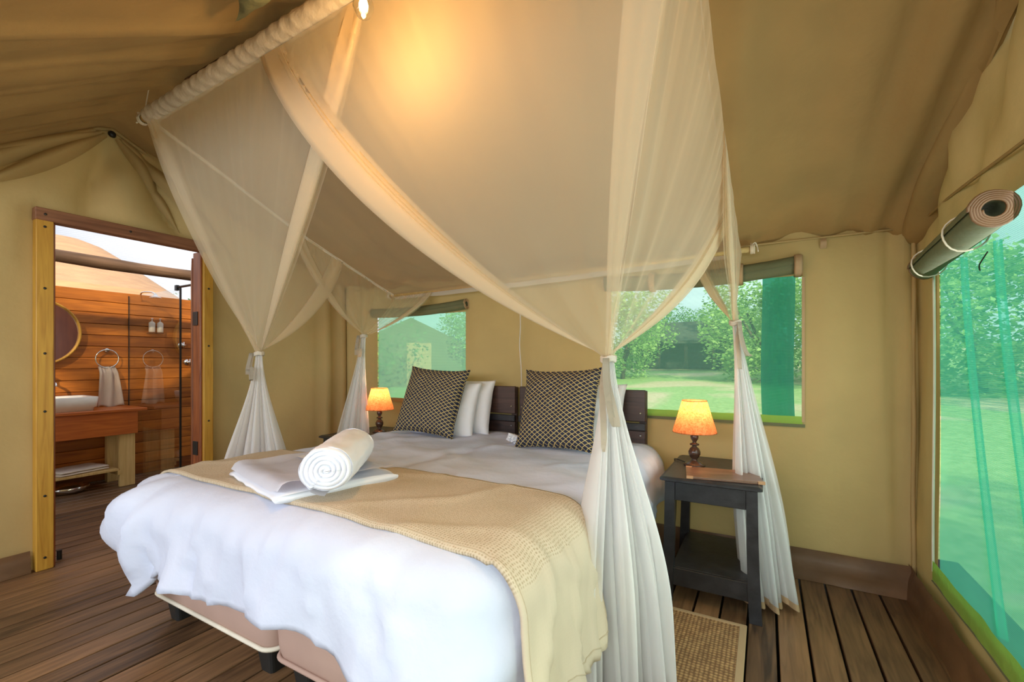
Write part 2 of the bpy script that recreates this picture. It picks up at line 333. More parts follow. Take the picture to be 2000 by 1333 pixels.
def tube(bm, pts, r, n=8, rad=None, cap=True):
    pts = [Vector(p) for p in pts]; rings = []; up = Vector((0, 0, 1)); prev = None
    for i, p in enumerate(pts):
        d = (pts[min(i+1, len(pts)-1)]-pts[max(i-1, 0)]).normalized()
        if prev is None:
            a = d.cross(up if abs(d.z) < .9 else Vector((1, 0, 0))).normalized()
        else: a = (prev-d*prev.dot(d)).normalized()
        prev = a; b = d.cross(a)
        for_r = rad(i/(len(pts)-1)) if rad else r
        ring = []
        for k in range(n):
            th = 2*PI*k/n; rr = for_r(th) if callable(for_r) else for_r
            ring.append(bm.verts.new(p+a*rr*math.cos(th)+b*rr*math.sin(th)))
        rings.append(ring)
    for x, y in zip(rings, rings[1:]):
        for k in range(n): bm.faces.new((x[k], x[(k+1) % n], y[(k+1) % n], y[k]))
    if cap: bm.faces.new(list(reversed(rings[0]))); bm.faces.new(rings[-1])
def grid(bm, nu, nv, fn, skip=None, uvname=None, uvfn=None):
    vs = [[bm.verts.new(fn(i/nu, j/nv)) for j in range(nv+1)] for i in range(nu+1)]
    uvl = bm.loops.layers.uv.new('UVMap') if uvfn else None
    for i in range(nu):
        for j in range(nv):
            if skip and skip(i, j): continue
            f = bm.faces.new((vs[i][j], vs[i+1][j], vs[i+1][j+1], vs[i][j+1]))
            if uvl:
                for l, (a, b) in zip(f.loops, ((i, j), (i+1, j), (i+1, j+1), (i, j+1))): l[uvl].uv = uvfn(a/nu, b/nv)
    return vs
def nz(*a): return noise.noise(Vector(a))
def fbm(x, y, z=0):
    return nz(x, y, z)*.6+nz(x*2.1, y*2.1, z+5)*.3+nz(x*4.3, y*4.3, z+9)*.15
def spline(pts, n):
    """Catmull-Rom through pts"""
    P = [Vector(p) for p in pts]; P = [P[0]*2-P[1]]+P+[P[-1]*2-P[-2]]; out = []
    segs = len(P)-3
    for k in range(n+1):
        u = k/n*segs; i = min(int(u), segs-1); f = u-i
        a, b, c, d = P[i:i+4]
        out.append(.5*((2*b)+(c-a)*f+(2*a-5*b+4*c-d)*f*f+(-a+3*b-3*c+d)*f**3))
    return out
def sstep(a, b, x):
    x = min(1, max(0, (x-a)/(b-a))); return x*x*(3-2*x)
def lerp(a, b, f): return a+(b-a)*f

# ------------------------------------------------------------------ room shell
XL, XR, YB, YF = -3.62, .66, 2.94, -3.0
EZ = 1.86; RY, RZ = 1.2, 2.70
def roof_z(y):
    if y >= RY: return lerp(RZ, EZ, (y-RY)/(YB-RY)) if y < YB else EZ
    if y >= .2: return RZ-.70*(RY-y)
    return RZ-.70-(.2-y)*.13
def axis(a, b, step, marks=()):
    """coordinates from a to b that include the marks"""
    ms = [a]+sorted(marks)+[b]; out = []
    for p, q in zip(ms, ms[1:]):
        n = max(1, round((q-p)/step)); out += [p+(q-p)*k/n for k in range(n)]
    return out+[b]
def wall(name, us, zs, pos, holes, disp, mat='canvas'):
    """pos(u, z) gives the point, holes in (u0,u1,z0,z1), disp pushes along the wall's normal"""
    bm = bmesh.new(); V = {}
    def fade(u, z):
        f = 1
        for a, b, c, d in holes:
            dx = max(a-u, 0, u-b); dz = max(c-z, 0, z-d); f = min(f, sstep(0, .12, math.hypot(dx, dz)))
        return f
    for i, u in enumerate(us):
        for j, z in enumerate(zs(u) if callable(zs) else zs):
            p, n = pos(u, z); V[i, j] = bm.verts.new(Vector(p)+Vector(n)*disp(u, z)*fade(u, z))
    nz_ = len(zs(us[0]) if callable(zs) else zs)
    for i in range(len(us)-1):
        for j in range(nz_-1):
            zc = zs((us[i]+us[i+1])/2) if callable(zs) else zs
            um = (us[i]+us[i+1])/2; zm = (zc[j]+zc[j+1])/2
            if any(a < um < b and c < zm < d for a, b, c, d in holes): continue
            bm.faces.new((V[i, j], V[i+1, j], V[i+1, j+1], V[i, j+1]))
    bmesh.ops.remove_doubles(bm, verts=bm.verts, dist=1e-5)
    return struct(obj(name, bm, mat, smooth=True))
WIN1 = (-3.065, -2.089, .86, 1.585); WIN2 = (-.90, .177, .855, 1.66); WIN3 = (-1.9, 2.65, .27, 1.70)
def d_back(x, z):
    d = .018*math.sin(x*5.1+1.5*nz(x, z, 3))+.02*fbm(x*2.2, z*.8, 1)
    r = sstep(.42, .62, x); d += r*(.035*math.sin((x-.42)*58+z*2.0)*(.5+.5*z/1.9))
    l = sstep(-3.1, -3.5, x); d += l*(.05*math.sin((x+3.6)*36)+.02)
    top = sstep(1.62, 1.86, z); d += .012*top*math.sin(x*17+z*6)*1.0
    return d
wall('wall_back', axis(XL-.06, XR+.08, .035, (WIN1[0], WIN1[1], WIN2[0], WIN2[1])), axis(0, EZ+.07, .07, (WIN1[2], WIN1[3], WIN2[2], WIN2[3])),
     lambda x, z: ((x, YB, z), (0, -1, 0)), [WIN1, WIN2], d_back)
def d_right(y, z):
    d = .012*fbm(y*2, z, 7)+.01*math.sin(y*9+z*3)
    d += sstep(1.95, 2.8, z+ y*.25)*.01*math.sin(y*30)
    d += .022*sstep(1.72, 1.9, z)*math.sin(y*14+z*9)
    return d
def rows(split, y, nlo=24, nhi=16, mark=None):
    top = roof_z(y)+.01; sp = min(split, top-.02)
    lo = axis(0, split, split/nlo, mark or ()); lo = [v*sp/split for v in lo]
    return lo+[sp+(top-sp)*k/nhi for k in range(1, nhi+1)]
wall('wall_right', axis(YF, YB+.08, .045, (WIN3[0], WIN3[1])), lambda y: rows(1.70, y, mark=(.27,)), lambda y, z: ((XR, y, z), (-1, 0, 0)), [WIN3], d_right)
DY0, DY1, DZ = .90, 1.775, 2.02
def d_left(y, z):
    # folds that radiate from the ridge end
    a = math.atan2(y-1.25, 2.72-z+.02); r = math.hypot(y-1.25, z-2.72)
    d = .13*(abs(math.sin(a*4.2+.9+.6*nz(y*1.5, z*1.5, 2)))**.6-.5)*sstep(.12, .4, r)*sstep(1.6, .5, r)
    d += .02*fbm(y*1.6, z*1.1, 4)
    d += .18*sstep(1.95, 2.94, y)*sstep(0, 1, 1.2-abs(z-.9)*.4)
    d += sstep(2.55, 2.75, y)*.03*math.sin(y*40)
    d += .02*sstep(2.1, 2.4, z)
    return d
wall('wall_left', axis(YF, YB+.06, .04, (DY0, DY1)), lambda y: rows(DZ, y, 26, 16), lambda y, z: ((XL, y, z), (1, 0, 0)), [(DY0, DY1, 0, DZ)], d_left)
# roof: two slopes that meet at the ridge, wrinkled down the slope
def roof_pt(a, b):
    x = lerp(XL-.02, XR+.02, a); y = lerp(YF-.05, YB+.10, b)
    z = roof_z(y)
    near = math.exp(-((y-RY)/.35)**2)
    w = .010*fbm(x*3.0, y*.6, 2)
    if y < RY:
        w += .016*(1-abs(math.sin(x*8.5+y*.5+1.6*nz(x*1.1, y*.8, 4))))**5*1.6; w += .022*math.sin(x*15+2*nz(x*1.3, y*1.2, 5))*(.45+.55*near)+.014*nz(x*22, y*2.0, 1)*near
    else:
        w += .030*fbm(x*4.5+y*.6, y*.5, 6)+.020*math.sin(x*9+y*1.2+2*nz(x, y, 3))+.006*math.sin(x*31+y*2)
        hip = sstep(.25, .60, x); w += -.05*hip*math.sin((x-.25)*13+.3)*sstep(2.95, 2.3, y)*.8+.02*hip*math.sin(x*40+y*3)
        w += sstep(2.2, 2.9, y)*.012*math.sin(x*20+y*5)
    return (x, y, z-.012-w)
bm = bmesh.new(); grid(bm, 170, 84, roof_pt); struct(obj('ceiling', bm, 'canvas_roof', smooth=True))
# ridge pole and roof seams
bm = bmesh.new(); box(bm, (-1.25, RY+.01, RZ-.085), (2.9, .045, .09), .006); tag(obj('ridge_beam', bm, 'beam'), 'dark wooden ridge beam under the tent roof, behind the white net sleeve', 'beam')
def trim(name, pts, r, mat='canvas_roof', n=6):
    bm = bmesh.new(); tube(bm, pts, r, n); return struct(obj(name, bm, mat, smooth=True))
# canvas fold where the roof meets the gable
def hipfold(a, b):
    y = lerp(2.93, 1.35, a); z = roof_z(y); th = b*PI*1.1
    w = .045+.02*math.sin(a*9)+.012*nz(a*6, b*2, 3)
    return (XR-.005-w*math.sin(th)*1.25, y, z-.015-w*(1-math.cos(th))*.9)
bm = bmesh.new(); grid(bm, 60, 10, hipfold); struct(obj('trim_1', bm, 'canvas_roof', smooth=True))
for n_, (ye, ze, w_) in enumerate(((.25, 2.02, .030), (.62, 2.08, .026), (1.62, 2.10, .030), (1.98, 1.95, .034), (-.25, 1.55, .034))):
    def gf(a, b, ye=ye, ze=ze, w_=w_):
        y = lerp(1.22+(ye-1.22)*.06, ye, a); z = lerp(2.60, ze, a)-.05*math.sin(PI*a)*(.5 if ye < 1 else -.2)
        ww = w_*(.35+.9*math.sin(PI*min(1, a*1.02)))*(1-a**5)+.002; t_ = b*2-1
        dy, dz = ye-1.22, ze-2.6; L = math.hypot(dy, dz)
        return (XL+.012+d_left(y, z)+ww*1.3*max(0, 1-t_*t_)**.8*(1-.4*t_), y-dz/L*ww*t_*1.3, z+dy/L*ww*t_*1.3)
    bm = bmesh.new(); grid(bm, 40, 12, gf); struct(obj('trim_%d' % (6+n_), bm, 'canvas', smooth=True))
pts = [(XR-.012, y, EZ-.03+.02*math.sin(y*3)) for y in axis(1.0, 2.9, .1)]
trim('trim_2', pts, .006)
trim('trim_3', [(x, YB-.03, EZ-.01) for x in axis(XL+.05, XR-.05, .2)], .006, 'canvas')
trim('trim_4', [(XL+.03, y, roof_z(y)-.04) for y in axis(.1, 2.9, .07)], .012, 'canvas')
bm = bmesh.new(); tube(bm, [(XR-.02, 2.92-.01*math.sin(z*9), z) for z in axis(0.02, 1.84, .1)], .010, 6); struct(obj('trim_5', bm, 'canvas', smooth=True))
# skirts
def skirt(name, a, b, n, h=.165, gap=None):
    bm = bmesh.new(); A, B = Vector(a), Vector(b); Nn = Vector(n)
    L = (B-A).length; k = int(L/.05)
    def f(u, v):
        p = A.lerp(B, u)+Vector((0, 0, h*(1-v)+.002)); wob = .010*nz(u*L*5, v*3, 2)+.005*nz(u*L*16, v*4, 6)
        return p+Nn*(.035+wob+.018*v)
    grid(bm, k, 6, f); o = struct(obj(name, bm, 'skirt', smooth=True)); return o
skirt('baseboard_back', (XL, YB, 0), (XR, YB, 0), (0, -1, 0)); skirt('baseboard_right', (XR, YB, 0), (XR, YF, 0), (-1, 0, 0))
skirt('baseboard_left', (XL, YF, 0), (XL, DY0-.045, 0), (1, 0, 0), .12)
skirt('baseboard_left', (XL, DY1+.045, 0), (XL, YB, 0), (1, 0, 0), .12)

# floor: one plank after another
floor = struct(empty('floor'))
p0 = .159-.115*52
mesh_by = {}
def plank_mesh(w, L, h):
    k = (round(w, 4), round(L, 3))
    if k not in mesh_by:
        bm = bmesh.new(); box(bm, (0, 0, -h/2), (w, L, h), .0025); me = bpy.data.meshes.new('plank'); bm.to_mesh(me); bm.free(); mesh_by[k] = me
    return mesh_by[k]
k = 0
while p0+.115*k < XR+.1:
    xa = p0+.115*k
    o = link('plank', plank_mesh(.1045, 6.35, .03), 'plank', floor); o.location = (xa+.115/2, .17, random.uniform(-.0012, 0)); o.rotation_euler = (0, random.uniform(-.006, .006), 0); k += 1
NPL = k
bm = bmesh.new(); box(bm, (-2.5, .5, -.16), (7.2, 7, .05)); o = obj('joist_shadow_board', bm, 'dark', floor)  # near-black board under the deck, paints the shade in the floor gaps

# ------------------------------------------------------------------ windows
w = struct(empty('window_1', (0, YB, 0)))
bm = bmesh.new(); grid(bm, 30, 20, lambda a, b: (lerp(WIN1[0]-.02, WIN1[1]+.02, a), .03+.008*fbm(a*4, b*3, 1), lerp(WIN1[2]-.02, WIN1[3]+.03, b))); obj('green_screen', bm, 'shade_pale', w, True)
boxo('sill_strip', (sum(WIN1[:2])/2, -.012, WIN1[2]-.01), (1.0, .012, .035), 'canvas', w)
w = struct(empty('window_2', (0, YB, 0)))
bm = bmesh.new(); grid(bm, 30, 20, lambda a, b: (lerp(WIN2[0]-.02, WIN2[1]+.02, a), .03+.006*fbm(a*4, b*3, 1), lerp(WIN2[2]-.02, WIN2[3]+.05, b))); obj('insect_screen', bm, 'screen', w, True)
bm = bmesh.new(); grid(bm, 40, 2, lambda a, b: (lerp(WIN2[0]-.01, WIN2[1]+.0, a), -.012+.003*nz(a*20, b, 0), lerp(WIN2[2]-.018, WIN2[2]+.026, b)+.003*nz(a*9, 3, 0))); obj('sill_strip', bm, 'lime', w, True)
bm = bmesh.new(); grid(bm, 40, 1, lambda a, b: (lerp(WIN2[0]-.01, WIN2[1]+.012, a), -.014, lerp(WIN2[2]-.034, WIN2[2]-.016, b))); obj('sill_edge', bm, 'canvas_blind', w, True)
bm = bmesh.new(); box(bm, (WIN2[1]+.004, -.008, 1.25), (.014, .008, .80)); obj('side_binding', bm, 'hem', w)
w = struct(empty('window_3', (XR, 0, 0)))
def shade3(a, b):
    y = lerp(WIN3[0]-.03, WIN3[1]+.03, a); z = lerp(WIN3[2]-.03, WIN3[3]+.02, b)
    ey = 1-a
    return (.018+.012*fbm(y*2.2+z*.6, z*.7, 3)-.012*math.exp(-((y-1.95+z*.25)/.05)**2)-.012*math.exp(-((y-1.72+z*.3)/.035)**2), y-.02*math.sin(PI*b)*(a > .95), z)
bm = bmesh.new(); grid(bm, 110, 24, shade3); obj('green_screen', bm, 'shade_green', w, True)
# darker doubled folds of the shade cloth
for y0, dy, ww in ((2.46, -.34, .030), (2.16, -.36, .038), (1.70, -.3, .04)):
    bm = bmesh.new(); grid(bm, 4, 24, lambda a, b: (.034+.01*math.sin(a*PI*2), y0+dy*(1-b)**1.3+ww*(a-.5)*(1.6-b), lerp(WIN3[2]-.02, 1.6, b)))
    obj('screen_fold', bm, 'shade_green', w, True)
bm = bmesh.new(); grid(bm, 120, 2, lambda a, b: (-.016+.006*nz(a*40, b, 1), lerp(WIN3[0], WIN3[1]-.005, a), lerp(WIN3[2]-.055, WIN3[2]+.03, b)+.012*nz(a*14, 2, 2))); lh_ = obj('lower_hem', bm, 'lime', w, True)
bm = bmesh.new(); tube(bm, [(-.017, lerp(WIN3[0], WIN3[1]-.005, a/80), WIN3[2]-.058+.012*nz(a/80*14, 2, 2)) for a in range(81)], .003, 5); obj('hem_edge', bm, 'canvas_blind', lh_)
bm = bmesh.new(); tube(bm, [(-.012, WIN3[1]-.006+.010*math.sin(z*4), z) for z in axis(WIN3[2]-.02, WIN3[3]-.05, .1)], .005, 6); obj('side_zip', bm, 'piping', w)
bm = bmesh.new(); box(bm, (-.008, WIN3[1]+.15, .96), (.004, .02, 1.3)); 
bm.free()

# shade cloth rolled down at the right of the back window
bm = bmesh.new(); grid(bm, 18, 20, lambda a, b: (lerp(-.015, .150, a)-.015*(1-b)*math.sin(PI*b), YB+.10-.020*math.sin(a*PI)+.004*math.sin(a*22), lerp(.80, 1.72, b)))
tag(obj('shade_panel', bm, 'shade_deep', smooth=True), 'deep green strip of shade cloth hanging outside the right back window', 'shade cloth')

# rolled canvas blinds
def spiral(r, turns, n, th=.004):
    return [((r*(1-.55*k/n))*math.cos(2*PI*turns*k/n), (r*(1-.55*k/n))*math.sin(2*PI*turns*k/n)) for k in range(n+1)]
def roll(root, A, B, r, turns=4, squash=1.0, sag=0., rim='hem'):
    A = Vector(A); B = Vector(B); d = (B-A).normalized(); s = d.cross(Vector((0, 0, 1))).normalized(); u = s.cross(d)
    def rr(t, th): return r*(1+.05*nz(t*4, math.cos(th)*2, math.sin(th)*2)+.025*nz(t*14, th, 3))
    bm = bmesh.new(); sp = spiral(r, turns, 24*turns); n = 24
    def f(a, b):
        x, y = sp[min(len(sp)-1, int(round(b*(len(sp)-1))))]; th = math.atan2(y, x); k = rr(a, th)/r
        return A.lerp(B, a)+s*x*k+u*y*k*squash+Vector((0, 0, -sag*4*a*(1-a)))
    grid(bm, n, len(sp)-1, f); obj('rolled_canvas', bm, 'canvas_blind', root, True)
    for P, q in ((B, 1), (A, 0)):
        bm = bmesh.new(); tube(bm, [P+d*(.004 if q else -.004)+s*x*(rr(q, math.atan2(y, x))/r)+u*y*(rr(q, math.atan2(y, x))/r)*squash for x, y in sp], .0035 if r < .05 else .0042, 5)
        obj('edge_binding', bm, rim, root, True)
rb = thing('rolled_blind', 'dark olive rolled canvas blind above the right back window, with tan straps', 'blind')
roll(rb, (-.93, YB-.035, 1.70), (.165, YB-.035, 1.715), .042, 3, 1.25, .03)
for x in (-.13, .155, -.62):
    bm = bmesh.new(); zc = 1.715-.03*(1-((x+.38)/.55)**2)
    tube(bm, [(x, YB-.012, zc+.06), (x, YB-.07, zc+.045), (x, YB-.092, zc), (x, YB-.075, zc-.05), (x, YB-.03, zc-.064)], .004, 6)
    for v_ in bm.verts: v_.co.x = x+(v_.co.x-x)*5.0
    obj('strap', bm, 'hem', rb, True)
rb = thing('rolled_blind', 'brownish rolled canvas blind above the left back window, seen through the net', 'blind')
roll(rb, (-3.09, YB-.035, 1.62), (-2.06, YB-.035, 1.64), .040, 3, 1.1, .02)
rb = thing('rolled_blind', 'thick olive rolled canvas blind above the large green side window, spiral end facing', 'blind')
roll(rb, (XR-.055, 2.60, 1.595), (XR-.115, 1.72, 1.60), .052, 5, 1.0, .0, 'skirt')
for y in (2.50, 1.98):
    f_ = (2.6-y)/.88; cx_ = XR-.055-.06*f_
    bm = bmesh.new(); tube(bm, [(cx_+.058*math.cos(a*PI/10), y+.006*math.sin(a), 1.598+.058*math.sin(a*PI/10)) for a in range(21)], .003, 6, cap=False)
    tube(bm, [(cx_, y, 1.655), (cx_+.03, y, 1.68), (XR, y, 1.70)], .003, 6)
    obj('strap', bm, 'rope', rb, True)
bm = bmesh.new(); tube(bm, spline([(XR-.04, 2.0, 1.535), (XR-.05, 2.03, 1.50), (XR-.04, 2.06, 1.485), (XR-.045, 2.05, 1.50)], 14), .002, 5); obj('hook', bm, 'darkmetal', rb, True)

# small wooden toggle tab on the back wall
bm = bmesh.new(); grid(bm, 3, 6, lambda a, b: (.255+.028*a, YB-.03-.022*math.sin(b*PI), 1.845-.055*b)); tag(obj('canvas_tab', bm, 'hem', smooth=True), 'small tan canvas loop under the eave right of the back window', 'tab')
# vent button on the gable
bm = bmesh.new(); lathe(bm, [(.004, .014), (.016, .012), (.022, 0)], 12); o = obj('vent_button', bm, 'darkmetal', smooth=True); o.location = (XL+.055, 1.21, 2.61); o.rotation_euler = (0, PI/2, 0); tag(o, 'small black round vent button high on the left gable canvas', 'button')
# loose flap of canvas under the ridge
def flap(a, b):
    x = lerp(-1.66, -1.15, a); y = lerp(.93, .80, b*min(1, .15+a*2))+.01*math.sin(a*7); return (x, y, roof_z(y)-.075-.045*math.sin(b*PI)*min(1, a*2)-.02*b-.01*nz(a*6, b*3, 0))
bm = bmesh.new(); grid(bm, 20, 8, flap); tag(obj('canvas_flap', bm, 'canvas_blind', smooth=True), 'loose dark olive canvas flap hanging from the roof near the ridge', 'canvas flap')

# ------------------------------------------------------------------ doorway
dr = struct(empty('door_1', (XL, 0, 0)))
def post(name, y0, y1, z0, z1, mat, x=.012, dx=.05):
    return boxo(name, (x, (y0+y1)/2, (z0+z1)/2), (dx, y1-y0, z1-z0), mat, dr, .003)
post('door_post', .872, .945, 0, 2.0, 'frame', .03, .06); post('door_post', 1.735, 1.80, 0, 1.985, 'frame', .03, .06)
post('lintel', .868, 1.805, 1.985, 2.055, 'lintel', .03, .075)
post('inner_jamb', .945, .957, 0, 1.985, 'redwood', -.01, .10); post('inner_jamb', 1.720, 1.735, 0, 1.985, 'redwood', -.01, .10)
for y, zs_ in ((.908, (.07, .42, .90, 1.23, 1.60, 1.95, 2.02)), (1.768, (.35, .75, 1.30, 1.72, 2.02)), (1.3, (2.02,))):
    for z in zs_:
        bm = bmesh.new(); lathe(bm, [(.001, .004), (.006, .003), (.0075, 0)], 8); o = obj('screw', bm, 'darkmetal', dr); o.location = ((.060 if z < 2 else .068), y, z); o.rotation_euler = (0, PI/2, 0)
for z in (.55, 1.50):
    boxo('hinge', (-.02, 1.716, z), (.06, .008, .10), 'darkmetal', dr, .001)
bm = bmesh.new(); lathe(bm, [(.012, 0), (.012, .05), (.014, .055)], 10); o = obj('door_stop', bm, 'darkmetal', dr); o.location = (-.06, 1.0, 0)
dl = thing('door_leaf', 'red-brown wooden door standing open into the bathroom, seen edge on', 'door', (-3.70, 1.738, 0), math.radians(155.5))
boxo('door_panel', (.40, 0, .99), (.78, .034, 1.93), 'redwood', dl, .003)
for z in (.25, 1.0, 1.75): boxo('rail', (.40, -.02, z), (.74, .012, .12), 'lintel', dl, .002)
bm = bmesh.new(); lathe(bm, [(.012, 0), (.012, .04), (.028, .045), (.028, .06), (.01, .065)], 12); o = obj('door_knob', bm, 'metal', dl, True); o.location = (.72, -.025, 1.0); o.rotation_euler = (PI/2, 0, 0)

# ------------------------------------------------------------------ outdoor bathroom
BX = -5.75
bw = struct(empty('wall_bathroom', (BX, 0, 0)))
boxo('backing', (-.045, 1.9, .94), (.02, 4.4, 1.86), 'dark', bw, 0)  # near-black sheet added so the gaps between wall planks look shaded
bmb = bmesh.new(); box(bmb, (0, 0, 0), (.03, 4.4, .108), .004); meb = bpy.data.meshes.new('plank'); bmb.to_mesh(meb); bmb.free()
for k in range(17):
    o = link('plank', meb, 'bathplank', bw); o.location = (-.015+random.uniform(-.002, .002), 1.9, .056+k*.1115)
# side wall of the bathroom, at the far right behind the shower
bw2 = struct(empty('wall_shower', (0, 3.35, 0)))
bmb = bmesh.new(); box(bmb, (0, 0, 0), (2.05, .03, .108), .004); meb2 = bpy.data.meshes.new('plank'); bmb.to_mesh(meb2); bmb.free()
for k in range(17):
    o = link('plank', meb2, 'bathplank', bw2); o.location = (-4.72, 0, .056+k*.1115)
bm = bmesh.new(); tube(bm, [(-5.0, .55+k*.27, 2.045+.006*math.sin(k)) for k in range(11)], .055, 12, lambda t_: .052+.003*math.sin(t_*20)); tag(obj('roof_pole', bm, 'beam', smooth=True), 'weathered round pole crossing above the open bathroom', 'pole')
for y in (.6, 3.2):
    bm = bmesh.new(); tube(bm, [(-5.0, y, 0), (-5.0, y, 1.0), (-5.0, y, 1.995)], .045, 10); tag(obj('upright_pole', bm, 'beam', smooth=True), 'round upright pole carrying the %s end of the bathroom roof pole' % ('near' if y < 1 else 'far'), 'pole')
bm = bmesh.new(); grid(bm, 14, 20, lambda a, b: (lerp(-3.70, -5.72, a), lerp(.2, 3.4, b), lerp(2.40, 1.93, a)+.03*math.sin(b*9)*math.sin(a*PI)+.015)); tag(obj('bathroom_shade_net', bm, 'bathnet', smooth=True), 'thin whitish shade netting stretched over the open bathroom', 'netting')
# vanity
va = thing('vanity', 'orange-brown wooden washstand with thick front board and pale pine legs', 'vanity', (BX, 0, 0))
boxo('worktop', (.25, 1.36, .725), (.47, 1.40, .028), 'vanity', va, .004)
boxo('front_board', (.455, 1.34, .605), (.03, 1.30, .215), 'vanity', va, .003)
boxo('side_board', (.235, 1.975, .605), (.41, .03, .215), 'vanity', va, .003)
for x, y in ((.42, 1.92), (.10, 1.93), (.42, .78), (.10, .78)):
    boxo('leg', (x, y, .25), (.035 if x > .2 else .06, .12, .50), 'palewood', va, .003)
boxo('shelf', (.26, 1.33, .165), (.36, 1.05, .022), 'palewood', va, .002)
for y in (.80, 1.86): boxo('shelf_bearer', (.26, y, .135), (.36, .03, .04), 'palewood', va, .002)
bs = thing('basin', 'white rectangular ceramic basin on the orange washstand', 'basin', (BX+.25, 1.36, .739))
bm = bmesh.new(); 
def ringrect(wx, wy, z, r=.03, n=5):
    out = []
    for cx, cy, a0 in ((wx-r, wy-r, 0), (-wx+r, wy-r, PI/2), (-wx+r, -wy+r, PI), (wx-r, -wy+r, 1.5*PI)):
        for k_ in range(n+1): out.append((cx+r*math.cos(a0+PI/2*k_/n), cy+r*math.sin(a0+PI/2*k_/n), z))
    return out
def loft(bm, rings, cap0=True, cap1=True):
    R = [[bm.verts.new(p) for p in r] for r in rings]; n = len(R[0]); nf0 = len(bm.faces)
    for a, b in zip(R, R[1:]):
        for i in range(n): bm.faces.new((a[i], a[(i+1) % n], b[(i+1) % n], b[i]))
    if cap0: bm.faces.new(list(reversed(R[0])))
    if cap1: bm.faces.new(R[-1])
loft(bm, [ringrect(.165, .325, 0), ringrect(.168, .33, .03), ringrect(.178, .345, .035), ringrect(.185, .355, .125), ringrect(.178, .348, .128), ringrect(.165, .335, .12), ringrect(.15, .31, .03)])
obj('bowl', bm, 'ceramic', bs, True)
bm = bmesh.new(); lathe(bm, [(.02, .031), (.02, .034)], 12); obj('drain', bm, 'metal', bs)
tp_ = thing('wall_tap', 'small chrome tap on the wooden wall above the basin', 'tap', (BX, 1.50, .99))
bm = bmesh.new(); tube(bm, spline([(0, 0, 0), (.06, 0, .005), (.13, 0, 0), (.15, 0, -.03)], 12), .011, 8); obj('spout', bm, 'metal', tp_, True)
bm = bmesh.new(); lathe(bm, [(.022, .0), (.014, .012), (.012, .05), (.02, .055), (.02, .062), (.007, .07)], 12, (.05, 0, .0)); obj('handle', bm, 'metal', tp_, True)
bm = bmesh.new(); tube(bm, [(0, 0, 0), (.008, 0, 0), (.012, 0, 0)], .026, 14); obj('flange', bm, 'metal', tp_, True)
# mirror
mi = thing('round_mirror', 'large round mirror in a thin wooden rim on the plank wall', 'mirror', (BX+.05, 1.395, 1.455))
def disc(bm, r0, r1, x0, x1, n=48):
    def c(r, x): return [(x, r*math.cos(2*PI*i/n), r*math.sin(2*PI*i/n)) for i in range(n)]
    loft(bm, [c(r1, x0), c(r1, x1), c(r0, x1), c(r0, x0)], False, False)
bm = bmesh.new(); disc(bm, .290, .304, -.03, .025); obj('rim', bm, 'frame', mi, True)
bm = bmesh.new(); bmesh.ops.create_circle(bm, cap_ends=True, segments=48, radius=.29, matrix=Matrix.Rotation(PI/2, 4, 'Y')); obj('glass', bm, 'mirror', mi)
bm = bmesh.new(); box(bm, (-.035, 0, 0), (.03, .2, .2)); obj('backing', bm, 'vanity', mi)
# towel ring and towel
tr_ = thing('towel_ring', 'chrome towel ring on the plank wall beside the mirror', 'towel ring', (BX, 1.895, 1.30))
bm = bmesh.new(); tube(bm, [(0, 0, 0), (.03, 0, 0), (.055, 0, 0)], .018, 12); obj('mount', bm, 'metal', tr_, True)
bm = bmesh.new(); tube(bm, [(.055, .09*math.sin(2*PI*k_/28), -.085+.09*math.cos(2*PI*k_/28)) for k_ in range(29)], .0055, 6); obj('ring', bm, 'metal', tr_, True)
def handtowel(a, b):
    y = (a-.5)*lerp(.135, .215, b)+.018*b; d = .016*math.sin(a*13+b*2)+.010*math.sin(a*24)*(1-b)
    return (BX+.055+.05*math.sin(min(1, b*5)*PI/2)-.02+d, 1.895+y, 1.14-.40*b+(.012*math.sin(a*9) if b > .9 else 0))
bm = bmesh.new(); grid(bm, 26, 22, handtowel)
r_ = bmesh.ops.solidify(bm, geom=bm.faces[:], thickness=.012); bmesh.ops.recalc_face_normals(bm, faces=bm.faces[:]); tag(obj('hand_towel', bm, 'cream', smooth=True), 'cream hand towel hanging from the chrome ring in the bathroom', 'towel')
# bath mat folded on the shelf
def folded(bm, w_, d_, layers, th, wob=.004, seed=0):
    for L in range(layers):
        def f(a, b):
            x = (a-.5)*w_; y = (b-.5)*d_
            return (x, y, L*th)
        n_ = 14
        rings = []
        for i in range(n_+1):
            x = (i/n_-.5)*(w_-.004*L); prof = []
            for k_ in range(18):
                an = 2*PI*k_/18; cx = math.copysign(abs(math.cos(an))**.35, math.cos(an)); sz = math.copysign(abs(math.sin(an))**.7, math.sin(an))
                prof.append((x+wob*nz(L, k_*.5, seed), cx*(d_/2-.003*L)+wob*nz(i*.4, L, seed+2), L*th+th/2+sz*th*.52+wob*.6*nz(i*.5, cx, L+seed)))
            rings.append(prof)
        loft(bm, rings)
bm = bmesh.new(); folded(bm, .36, .30, 2, .02); bmesh.ops.recalc_face_normals(bm, faces=bm.faces[:]); o = obj('bath_mat', bm, 'cream', smooth=True); o.location = (BX+.26, 1.60, .177); o.rotation_euler = (0, 0, PI/2+.2); tag(o, 'folded beige bath mat on the lower shelf of the washstand', 'bath mat')
# waste bowl below
bm = bmesh.new(); lathe(bm, [(.07, 0), (.12, .02), (.14, .06), (.135, .062), (.10, .03), (.02, .02)], 24, close=False); o = obj('metal_bowl', bm, 'metal', smooth=True); o.location = (BX+.28, 1.55, .0); tag(o, 'shiny metal bowl on the deck under the washstand', 'bowl')
